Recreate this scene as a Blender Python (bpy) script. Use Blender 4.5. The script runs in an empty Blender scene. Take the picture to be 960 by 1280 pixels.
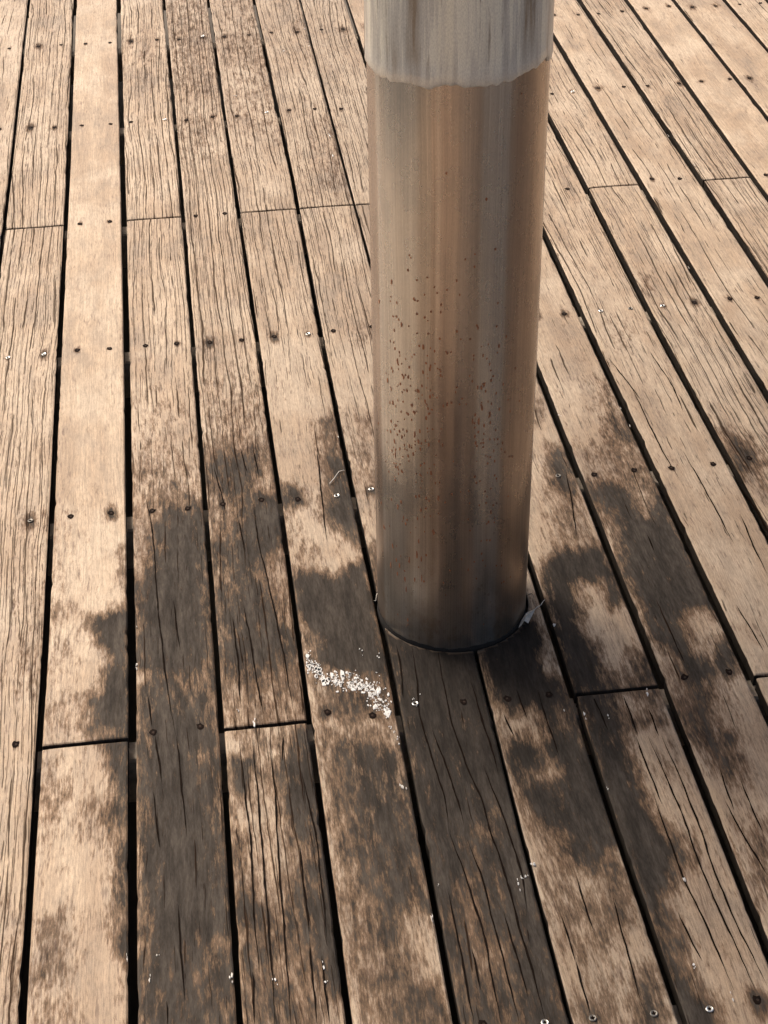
import bpy, bmesh, math, random, json
import numpy as np
from mathutils import Matrix, Vector

# measured layout of the deck, in metres from the column foot
CAM_LOC = (-0.37287, -2.17214, 1.79178)
CAM_AXES = [[0.991485, -0.129441, -0.014219], [0.087566, 0.581914, 0.808523], [0.096382, 0.802883, -0.588293]]  # right, up, forward
CAM_LENS = 59.0332
COL_R = 0.12466
JOIST0 = 2.14072; JOIST_STEP = 0.59892
GAPS = {"-9": [[-2.1101, 0.0]], "-8": [[-1.9681, 0.0]], "-7": [[-1.8261, 0.0]], "-6": [[-1.6841, 0.0]], "-5": [[-1.5421, 0.0]], "-4": [[-1.4001, 0.0]], "-3": [[-1.2581, 0.0]], "-2": [[-1.1161, 0.0]], "-1": [[-0.9741, 0.0]], "0": [[-0.8255, 1.8409], [-0.8302, 3.0115]], "1": [[-0.6833, -0.7396], [-0.6812, -0.3981], [-0.6778, -0.04], [-0.6786, 0.4142], [-0.6797, 1.008], [-0.6801, 1.8174], [-0.6857, 2.9868]], "2": [[-0.5419, -0.7596], [-0.5399, -0.4185], [-0.5367, -0.0608], [-0.5385, 0.3931], [-0.5392, 0.9861], [-0.5432, 1.7952], [-0.5501, 2.9635]], "3": [[-0.4059, -0.7789], [-0.4029, -0.4382], [-0.3998, -0.0809], [-0.4002, 0.3722], [-0.3999, 0.9645], [-0.4005, 1.772], [-0.4087, 2.9393]], "4": [[-0.2671, -0.7985], [-0.2657, -0.458], [-0.2645, -0.1009], [-0.2637, 0.3516], [-0.2643, 0.9434], [-0.2681, 1.7506], [-0.2712, 2.9157]], "5": [[-0.1308, -0.8179], [-0.1276, -0.478], [-0.1243, -0.1215], [-0.1281, 0.3311], [-0.1289, 0.9223], [-0.1221, 1.7269], [-0.1292, 2.8914]], "6": [[0.0135, -0.8383], [0.0142, -0.4985], [0.0181, -0.1425], [0.0136, 1.7049], [0.0137, 2.8669]], "7": [[0.1544, -0.8583], [0.1505, -0.5181], [0.1512, -0.1621], [0.155, 2.8426]], "8": [[0.2973, -0.5393], [0.2962, -0.1834], [0.2954, 0.2672]], "9": [[0.4395, -0.2045], [0.437, 0.2459], [0.4353, 0.8345]], "10": [[0.5854, 0.2235], [0.5807, 0.8119], [0.5881, 1.6118]], "11": [[0.7275, 0.789], [0.7272, 1.5892]], "12": [[0.8767, 1.565], [0.8713, 2.7198]], "13": [[1.0084, 1.5437], [1.0143, 2.6953]], "14": [[1.159, 0.0]], "15": [[1.3129, 0.0]], "16": [[1.4399, 0.0]], "17": [[1.5819, 0.0]], "18": [[1.7239, 0.0]], "19": [[1.8659, 0.0]], "20": [[2.0079, 0.0]], "21": [[2.1499, 0.0]], "22": [[2.2919, 0.0]], "23": [[2.4339, 0.0]], "24": [[2.5759, 0.0]], "25": [[2.7179, 0.0]], "26": [[2.8599, 0.0]]}
STAINS = [[0, 0.4, 0.02, [[-0.7213, 0.1347], [-0.6832, 0.129], [-0.675, -0.1244], [-0.7104, -0.1192]]], [0, 0.45, 0.02, [[-0.7221, -0.559], [-0.7001, -0.5621], [-0.6732, -0.848], [-0.6903, -0.9015]]], [0, 0.3, 0.02, [[-0.7141, 0.3688], [-0.6764, 0.3631], [-0.6696, 0.127], [-0.705, 0.1322]]], [1, 1, 0.008, [[-0.5455, 0.0779], [-0.5758, 0.0545], [-0.6057, 0.0534], [-0.6074, 0.0275], [-0.5939, -0.0098], [-0.5755, -0.041], [-0.5735, -0.0753], [-0.5843, -0.107], [-0.5929, -0.1441], [-0.6141, -0.1504], [-0.6048, -0.2001], [-0.6007, -0.2333], [-0.5371, -0.2444], [-0.5381, 0.0768]]], [1, 0.55, 0.01, [[-0.5523, 0.2445], [-0.5367, 0.2493], [-0.5366, 0.0962], [-0.5582, 0.1215]]], [1, 0.42, 0.02, [[-0.6762, 0.0779], [-0.6494, 0.074], [-0.646, -0.0745], [-0.6717, -0.0707]]], [1, 0.38, 0.02, [[-0.6762, -0.1281], [-0.6131, -0.1373], [-0.6117, -0.2335], [-0.673, -0.2245]]], [1, 0.33, 0.02, [[-0.6851, 0.3644], [-0.6489, 0.3589], [-0.6427, 0.073], [-0.6762, 0.0779]]], [1, 0.42, 0.03, [[-0.6741, -0.2997], [-0.6227, -0.3072], [-0.6201, -0.4542], [-0.6691, -0.4472]]], [1, 0.6, 0.015, [[-0.6665, -0.5883], [-0.6319, -0.5862], [-0.6321, -0.6688], [-0.6233, -0.8794], [-0.6368, -0.9197], [-0.6504, -0.6927]]], [1, 0.42, 0.02, [[-0.6792, -0.6487], [-0.6431, -0.6538], [-0.6223, -0.9256], [-0.6586, -0.8175]]], [1, 0.42, 0.01, [[-0.558, -0.6659], [-0.5442, -0.6679], [-0.5314, -0.8254], [-0.5457, -0.9731]]], [1, 1, 0.008, [[-0.5823, -0.2485], [-0.5712, -0.3095], [-0.5665, -0.3707], [-0.5781, -0.3871], [-0.5745, -0.4294], [-0.5631, -0.4578], [-0.562, -0.5383], [-0.5588, -0.5723], [-0.5676, -0.6137], [-0.5654, -0.6417], [-0.5527, -0.6626], [-0.5431, -0.664], [-0.5396, -0.2511]]], [1, 0.45, 0.02, [[-0.5945, -0.3782], [-0.5688, -0.3819], [-0.5688, -0.446], [-0.594, -0.4424]]], [2, 0.28, 0.05, [[-0.5342, 0.7582], [-0.3932, 0.7365], [-0.4016, 0.5328], [-0.5358, 0.5533]]], [2, 0.55, 0.05, [[-0.5394, 0.4719], [-0.4937, 0.5137], [-0.3976, 0.4504], [-0.3953, 0.2714], [-0.5408, 0.2811]]], [2, 0.95, 0.02, [[-0.5417, 0.1413], [-0.509, 0.2168], [-0.4979, 0.2868], [-0.4608, 0.3306], [-0.4356, 0.347], [-0.393, 0.3204], [-0.3962, -0.2342], [-0.3927, -0.8973], [-0.535, -0.8726]]], [2, 0.3, 0.015, [[-0.5375, 0.3297], [-0.5044, 0.3247], [-0.5104, 0.217], [-0.5307, 0.1509], [-0.5389, 0.1522]]], [2, 0.47, 0.02, [[-0.4927, -0.1262], [-0.4025, -0.1103], [-0.4056, -0.2237], [-0.4386, -0.2097], [-0.475, -0.1764]]], [2, 0.05, 0.005, [[-0.5319, -0.103], [-0.5141, -0.1056], [-0.5144, -0.1269], [-0.5322, -0.1243]]], [2, 0.55, 0.015, [[-0.4447, -0.302], [-0.4278, -0.3044], [-0.4324, -0.4081], [-0.4487, -0.4058]]], [2, 0.55, 0.015, [[-0.4217, -0.4546], [-0.4034, -0.4573], [-0.4082, -0.5455], [-0.426, -0.543]]], [2, 0.5, 0.02, [[-0.4556, -0.6669], [-0.4172, -0.6724], [-0.4226, -1.0172], [-0.4521, -0.9217]]], [2, 0.72, 0.03, [[-0.5268, -0.7168], [-0.458, -0.7266], [-0.4552, -0.991], [-0.5162, -0.9194]]], [3, 0.2, 0.05, [[-0.3936, 0.9296], [-0.2432, 0.9062], [-0.2596, 0.6854], [-0.4024, 0.7073]]], [3, 0.4, 0.05, [[-0.3964, 0.737], [-0.2414, 0.7131], [-0.2582, 0.4972], [-0.4052, 0.5195]]], [3, 0.66, 0.03, [[-0.4016, 0.5328], [-0.2571, 0.5109], [-0.2636, -0.2167], [-0.4005, -0.1967]]], [3, 0.85, 0.02, [[-0.3889, 0.476], [-0.3344, 0.4758], [-0.3316, 0.4218], [-0.3883, 0.4224]]], [3, 0.95, 0.02, [[-0.3103, 0.3818], [-0.2486, 0.3725], [-0.2655, 0.1687], [-0.3239, 0.1774]]], [3, 0.85, 0.02, [[-0.3939, 0.209], [-0.3491, 0.2023], [-0.3517, 0.1584], [-0.396, 0.165]]], [3, 0.82, 0.03, [[-0.3929, 0.0858], [-0.255, 0.0654], [-0.2629, -0.1406], [-0.3968, -0.1248]]], [3, 0.15, 0.01, [[-0.2892, 0.1722], [-0.273, 0.1815], [-0.2686, 0.0026], [-0.2774, -0.0066], [-0.2898, 0.0927]]], [3, 0.2, 0.01, [[-0.3034, 0.4175], [-0.2752, 0.4132], [-0.2786, 0.3693], [-0.3064, 0.3735]]], [3, 0.35, 0.015, [[-0.3622, 0.3537], [-0.3418, 0.3506], [-0.3441, 0.3106], [-0.3643, 0.3136]]], [3, 0.35, 0.02, [[-0.3989, -0.14], [-0.3425, -0.177], [-0.3074, -0.134], [-0.2688, -0.1201], [-0.2645, -0.2406], [-0.4011, -0.2335]]], [3, 0.4, 0.02, [[-0.4024, -0.2351], [-0.2596, -0.2413], [-0.2686, -0.983], [-0.4012, -0.8758]]], [3, 1, 0.008, [[-0.388, -0.3309], [-0.3689, -0.3337], [-0.3742, -0.4166], [-0.3928, -0.4139]]], [3, 1, 0.01, [[-0.3132, -0.347], [-0.2881, -0.3506], [-0.286, -0.4064], [-0.3007, -0.4909], [-0.3173, -0.4963], [-0.3183, -0.4246]]], [3, 1, 0.008, [[-0.2865, -0.2773], [-0.2585, -0.2814], [-0.2595, -0.5489], [-0.264, -0.771], [-0.2785, -0.7689], [-0.29, -0.7374], [-0.2947, -0.6994], [-0.3021, -0.6404], [-0.2813, -0.6192], [-0.2812, -0.5623], [-0.2809, -0.4526], [-0.2863, -0.383]]], [3, 0.9, 0.012, [[-0.3908, -0.4795], [-0.3771, -0.4814], [-0.3766, -0.6437], [-0.3805, -0.6529], [-0.4039, -0.6468]]], [3, 0.85, 0.01, [[-0.3749, -0.5856], [-0.3562, -0.5883], [-0.3594, -0.6322], [-0.3778, -0.6295]]], [3, 0.8, 0.012, [[-0.3157, -0.5573], [-0.2957, -0.5602], [-0.3044, -0.654], [-0.3238, -0.6513]]], [3, 0.72, 0.015, [[-0.4007, -0.6843], [-0.3763, -0.6877], [-0.3827, -0.7797], [-0.4063, -0.7763]]], [3, 0.75, 0.01, [[-0.3704, -0.6791], [-0.3512, -0.6818], [-0.3529, -0.7032], [-0.3719, -0.7005]]], [3, 0.75, 0.01, [[-0.3602, -0.7573], [-0.3426, -0.7598], [-0.3444, -0.7813], [-0.3619, -0.7788]]], [3, 0.7, 0.015, [[-0.3863, -0.788], [-0.3587, -0.7919], [-0.3591, -0.9696], [-0.3878, -1.0058]]], [3, 0.12, 0.012, [[-0.3563, -0.4126], [-0.3311, -0.3916], [-0.3287, -0.4806], [-0.3404, -0.5992], [-0.3535, -0.5974], [-0.3594, -0.5072]]], [3, 0.12, 0.012, [[-0.3819, -0.4089], [-0.3609, -0.4119], [-0.3679, -0.5808], [-0.3745, -0.5798]]], [4, 0.75, 0.015, [[-0.167, 0.5969], [-0.1281, 0.6056], [-0.1284, 0.4609], [-0.1639, 0.4581]]], [4, 0.98, 0.01, [[-0.1639, 0.4581], [-0.1314, 0.4614], [-0.1203, 0.3096], [-0.1293, 0.1741], [-0.1472, 0.1909], [-0.1702, 0.2425], [-0.1881, 0.2796], [-0.1752, 0.3485], [-0.1634, 0.4042]]], [4, 0.97, 0.008, [[-0.265, 0.3906], [-0.2373, 0.3838], [-0.2198, 0.363], [-0.2193, 0.3194], [-0.2419, 0.3127], [-0.2619, 0.3183]]], [4, 0.5, 0.012, [[-0.259, 0.3178], [-0.2402, 0.315], [-0.2496, 0.2063], [-0.2679, 0.209]]], [4, 0.42, 0.02, [[-0.2548, 0.1788], [-0.229, 0.1985], [-0.2254, 0.1168], [-0.2571, 0.1034]]], [4, 1, 0.008, [[-0.2657, 0.1002], [-0.2374, 0.1231], [-0.2078, 0.1119], [-0.1862, 0.0929], [-0.1587, 0.1273], [-0.1248, 0.1407], [-0.1255, 0.0461], [-0.1264, -0.1072], [-0.1206, -0.1808], [-0.1773, -0.1609], [-0.219, -0.1412], [-0.2375, -0.1188], [-0.2387, -0.0499], [-0.2516, -0.0314], [-0.2636, 0.0296]]], [4, 0.62, 0.012, [[-0.266, -0.0293], [-0.2387, -0.0499], [-0.2375, -0.1188], [-0.2629, -0.1406]]], [4, 0.6, 0.02, [[-0.2625, -0.1367], [-0.1236, -0.1843], [-0.1196, -0.2746], [-0.259, -0.2991]]], [4, 0.38, 0.02, [[-0.2609, -0.281], [-0.2014, -0.2807], [-0.2181, -0.9696], [-0.2801, -0.9992]]], [4, 0.25, 0.01, [[-0.2563, -0.1801], [-0.2437, -0.1819], [-0.2384, -0.3021], [-0.2534, -0.3053]]], [4, 0.9, 0.02, [[-0.2213, -0.3257], [-0.1885, -0.3182], [-0.1233, -0.3277], [-0.1166, -0.4635], [-0.1271, -0.6441], [-0.1217, -0.6591], [-0.1411, -0.6634], [-0.1597, -0.6395], [-0.1802, -0.7062], [-0.1738, -0.7735], [-0.1448, -0.7776], [-0.1438, -1.0061], [-0.1966, -0.8883], [-0.2067, -0.7024], [-0.2069, -0.6184], [-0.2201, -0.5425], [-0.2207, -0.4485]]], [4, 0.5, 0.015, [[-0.1638, -0.3738], [-0.1222, -0.3798], [-0.1317, -0.4451], [-0.1723, -0.4392]]], [4, 0.65, 0.03, [[-0.1919, -0.5003], [-0.135, -0.5085], [-0.148, -0.5977], [-0.2032, -0.5897]]], [4, 0.18, 0.012, [[-0.1589, -0.672], [-0.1303, -0.6858], [-0.1376, -0.7458], [-0.1605, -0.7558], [-0.1683, -0.7214]]], [5, 0.45, 0.03, [[-0.1032, 0.6017], [-0.0502, 0.5936], [-0.0729, 0.3228], [-0.1311, 0.3316]]], [5, 0.2, 0.02, [[-0.1311, 0.3316], [-0.0801, 0.3239], [-0.1215, 0.0021], [-0.1681, 0.009]]], [5, 1, 0.02, [[-0.1087, 0.1569], [0.0857, 0.1279], [0.0411, -0.6682], [-0.0069, -1.0403], [-0.1529, -0.9908], [-0.1334, -0.0385]]], [5, 0.72, 0.02, [[-0.0682, -0.3532], [-0.0454, -0.3566], [-0.0304, -0.5236], [-0.0568, -0.5276]]], [5, 0.6, 0.012, [[-0.0258, -0.2919], [-0.0013, -0.2955], [-0.0051, -0.3166], [-0.0294, -0.313]]], [5, 0.55, 0.012, [[-0.033, -0.4594], [-0.0144, -0.4621], [-0.0145, -0.5259], [-0.0316, -0.5297]]], [5, 0.5, 0.02, [[-0.076, -0.5248], [-0.0384, -0.5225], [-0.0357, -0.6385], [-0.0661, -0.6457], [-0.0739, -0.5935]]], [5, 0.75, 0.02, [[-0.1245, -0.3099], [-0.0942, -0.3143], [-0.1166, -0.4635], [-0.1455, -0.4593]]], [5, 0.62, 0.04, [[-0.1207, -0.6733], [0.0137, -0.6925], [0.0064, -0.9611], [-0.1312, -0.8913]]], [5, 0.25, 0.015, [[-0.0916, -0.7283], [-0.053, -0.7243], [-0.0718, -1.0496], [-0.1062, -0.9764]]], [5, 0.3, 0.012, [[-0.0853, -0.614], [-0.0699, -0.6162], [-0.0768, -0.6935], [-0.0907, -0.6915]]], [5, 0.85, 0.02, [[-0.0164, -0.6882], [0.0162, -0.7068], [-0.013, -1.0327], [-0.0396, -1.0563], [-0.0264, -0.7814]]], [5, 0.8, 0.015, [[-0.0932, -0.7978], [-0.0747, -0.8004], [-0.1016, -1.0195], [-0.1249, -1.0515]]], [6, 1, 0.01, [[0.0163, 0.1382], [0.1261, -0.0389], [0.1307, -0.0565], [0.1468, -0.1211], [0.1499, -0.3675], [0.1507, -0.5652], [0.0915, -0.5948], [0.0629, -0.568], [0.026, -0.4922], [0.0232, -0.1432]]], [6, 0.1, 0.01, [[0.1272, 0.1216], [0.166, 0.1158], [0.151, -0.1013], [0.1309, -0.0289]]], [6, 0, 0.006, [[0.1251, -0.1483], [0.148, -0.1152], [0.1537, -0.1384], [0.1467, -0.2008], [0.1233, -0.2128], [0.1158, -0.1865]]], [6, 0.18, 0.008, [[0.0238, -0.268], [0.0482, -0.2863], [0.0705, -0.2693], [0.0967, -0.2842], [0.0898, -0.3411], [0.0615, -0.3458], [0.039, -0.3337], [0.0212, -0.3488], [0.014, -0.3211]]], [6, 0.2, 0.008, [[0.0801, -0.3397], [0.0833, -0.3839], [0.1028, -0.4125], [0.0974, -0.4536], [0.1025, -0.4952], [0.0808, -0.5705], [0.0795, -0.4919], [0.0764, -0.4506], [0.0446, -0.4293], [0.0702, -0.3992]]], [6, 0.4, 0.01, [[0.1187, -0.2764], [0.1414, -0.2945], [0.141, -0.3574], [0.1193, -0.3543], [0.1172, -0.3182]]], [6, 0.25, 0.02, [[0.0211, -0.4994], [0.0458, -0.511], [0.0557, -0.5746], [0.0793, -0.6081], [0.1022, -0.5736], [0.1252, -0.6221], [0.1327, -0.9959], [-0.018, -1.0461], [0.0158, -0.7341]]], [6, 0.9, 0.012, [[0.0881, -0.4523], [0.0808, -0.5705], [0.0977, -0.5576], [0.1048, -0.4955]]], [6, 0.95, 0.012, [[0.1305, -0.3821], [0.1466, -0.4188], [0.1253, -0.6072], [0.0987, -0.5883], [0.1083, -0.4798]]], [6, 0.72, 0.012, [[0.1149, -0.6027], [0.1276, -0.6075], [0.1247, -0.7014], [0.1123, -0.7066]]], [6, 0.85, 0.01, [[0.1214, -0.7919], [0.136, -0.7979], [0.1159, -1.0025], [0.0653, -1.0805]]], [6, 0.5, 0.015, [[0.0609, -0.6992], [0.0802, -0.702], [0.0723, -0.7354], [0.0533, -0.7327]]], [6, 0.7, 0.01, [[0.0363, -0.8352], [0.0567, -0.8381], [0.0164, -1.0642], [0.0296, -0.9265]]], [6, 0.5, 0.015, [[0.0454, -0.5957], [0.0698, -0.5992], [0.051, -0.6838], [0.0273, -0.6804]]], [7, 0.5, 0.01, [[0.2661, 0.6047], [0.2819, 0.6023], [0.2639, 0.5164], [0.2485, 0.5188]]], [7, 0.92, 0.012, [[0.2671, 0.4422], [0.2944, 0.4104], [0.2889, 0.3043], [0.2647, 0.277], [0.2371, 0.3017], [0.2476, 0.3794]]], [7, 0.62, 0.02, [[0.2405, 0.2755], [0.2763, 0.2752], [0.2656, 0.101], [0.2054, 0.0868]]], [7, 1, 0.01, [[0.1659, 0.0607], [0.2023, 0.0988], [0.2854, 0.112], [0.2934, 0.0508], [0.294, -0.0315], [0.2665, -0.0533], [0.2638, 0.0214], [0.2213, 0.0188], [0.2089, -0.0596], [0.197, -0.1122], [0.2095, -0.1446], [0.2114, -0.22], [0.2147, -0.2492], [0.1532, -0.2477], [0.152, -0.1219]]], [7, 0.9, 0.01, [[0.2765, -0.1645], [0.2866, -0.182], [0.296, -0.2458], [0.2572, -0.2401], [0.2614, -0.1981]]], [7, 0.5, 0.015, [[0.2238, -0.2121], [0.2692, -0.2188], [0.2597, -0.2558], [0.2147, -0.2492]]], [7, 0.95, 0.01, [[0.1511, -0.2512], [0.1555, -0.3542], [0.1952, -0.3706], [0.2329, -0.3351], [0.2151, -0.3052], [0.2098, -0.2484]]], [7, 0.7, 0.015, [[0.2525, -0.2585], [0.2836, -0.2631], [0.2778, -0.3326], [0.2559, -0.3294]]], [7, 0.97, 0.008, [[0.1502, -0.3499], [0.1936, -0.3668], [0.2072, -0.3968], [0.2062, -0.4444], [0.2035, -0.469], [0.2082, -0.5153], [0.2199, -0.5471], [0.2242, -0.5789], [0.2317, -0.6105], [0.2084, -0.6488], [0.1822, -0.6741], [0.1829, -0.7292], [0.195, -0.761], [0.1812, -0.7712], [0.184, -0.8229], [0.1993, -0.8546], [0.1977, -0.9575], [0.1436, -0.9649], [0.1512, -0.7935], [0.1527, -0.7053], [0.1489, -0.6722], [0.1433, -0.5235]]], [7, 0.5, 0.015, [[0.1566, -0.7199], [0.1812, -0.7234], [0.1793, -0.7975], [0.162, -0.7818]]], [7, 0.6, 0.012, [[0.2336, -0.5617], [0.2484, -0.5716], [0.2468, -0.602], [0.2251, -0.6215]]], [7, 0.45, 0.015, [[0.2558, -0.4142], [0.2795, -0.4176], [0.2718, -0.4455], [0.2483, -0.4421]]], [8, 0.6, 0.02, [[0.4081, 0.6753], [0.4321, 0.6716], [0.4138, 0.4649], [0.383, 0.4554]]], [8, 0.8, 0.02, [[0.4053, 0.4948], [0.4402, 0.4751], [0.4265, 0.3202], [0.389, 0.3048]]], [8, 0.5, 0.03, [[0.3326, 0.4211], [0.3928, 0.412], [0.3972, 0.2776], [0.3172, 0.2896]]], [8, 0.93, 0.012, [[0.3032, 0.2943], [0.3479, 0.298], [0.3706, 0.2738], [0.3892, 0.1953], [0.4295, 0.2856], [0.436, 0.2257], [0.4463, 0.0786], [0.445, -0.0797], [0.4094, -0.0978], [0.3921, -0.0868], [0.3747, -0.1094], [0.3757, -0.1772], [0.3951, -0.2334], [0.3802, -0.2658], [0.3369, -0.2671], [0.3296, -0.2469], [0.3083, -0.145], [0.307, -0.0182], [0.3056, 0.1184]]], [8, 0.3, 0.012, [[0.3141, 0.214], [0.3327, 0.2112], [0.3181, 0.0931], [0.3043, 0.0952]]], [8, 0.65, 0.015, [[0.3095, -0.2631], [0.3791, -0.2695], [0.3648, -0.3812], [0.307, -0.3728]]], [8, 0.15, 0.012, [[0.306, -0.1689], [0.3248, -0.1976], [0.3185, -0.2682], [0.3036, -0.266]]], [8, 0.1, 0.01, [[0.3922, -0.091], [0.4092, -0.0893], [0.4128, -0.1604], [0.3948, -0.194], [0.3825, -0.1721]]], [8, 0.95, 0.01, [[0.419, -0.1532], [0.4373, -0.164], [0.4355, -0.2432], [0.402, -0.2671], [0.3887, -0.246]]], [8, 0.1, 0.01, [[0.3809, -0.2545], [0.4113, -0.2493], [0.3969, -0.359], [0.3933, -0.4882], [0.3565, -0.4493], [0.3614, -0.3718]]], [8, 0.8, 0.012, [[0.3251, -0.3754], [0.3672, -0.3815], [0.3649, -0.442], [0.357, -0.4796], [0.335, -0.4597], [0.3284, -0.4196]]], [8, 0.55, 0.02, [[0.3402, -0.5645], [0.373, -0.5692], [0.3549, -0.6252], [0.3226, -0.6205]]], [8, 0.5, 0.02, [[0.3323, -0.6339], [0.3511, -0.6367], [0.332, -0.6955], [0.3136, -0.6929]]], [10, 0.9, 0.02, [[0.601, 0.4363], [0.6428, 0.4073], [0.6462, 0.3189], [0.5997, 0.294], [0.5875, 0.3549]]], [10, 0.6, 0.02, [[0.6277, 0.295], [0.6445, 0.2662], [0.6246, 0.2049], [0.618, 0.2313]]], [9, 0.5, 0.02, [[0.5024, 0.8755], [0.5226, 0.8724], [0.5003, 0.784], [0.4806, 0.7871]]], [10, 0.45, 0.02, [[0.6, 1.0786], [0.63, 1.0739], [0.6109, 1.0018], [0.5815, 1.0064]]], [3, 0.38, 0.08, [[-0.4088, 3.085], [-0.267, 3.0605], [-0.3029, 2.2805], [-0.4278, 2.3013]]], [4, 0.36, 0.06, [[-0.1826, 3.0459], [-0.0982, 3.0314], [-0.1326, 2.5552], [-0.2108, 2.5684]]], [3, 0.35, 0.06, [[-0.3956, 2.1278], [-0.3105, 2.1138], [-0.3201, 1.906], [-0.402, 1.9194]]], [5, 0.36, 0.06, [[0.0626, 3.0036], [0.1639, 2.9861], [0.1176, 2.5774], [0.0227, 2.5934]]], [5, 0.4, 0.05, [[0.0074, 2.0614], [0.0497, 2.0544], [0.0004, 1.6136], [-0.0385, 1.6199]]], [5, 0.5, 0.02, [[-0.0361, 0.977], [-0.019, 0.9744], [-0.0295, 0.8899], [-0.0462, 0.8924]]], [4, 0.33, 0.08, [[-0.1977, 2.6307], [-0.0932, 2.6131], [-0.1385, 2.0317], [-0.2331, 2.0472]]], [2, 0.3, 0.08, [[-0.523, 2.8194], [-0.4157, 2.8011], [-0.4264, 2.3593], [-0.5261, 2.376]]]]
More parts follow.
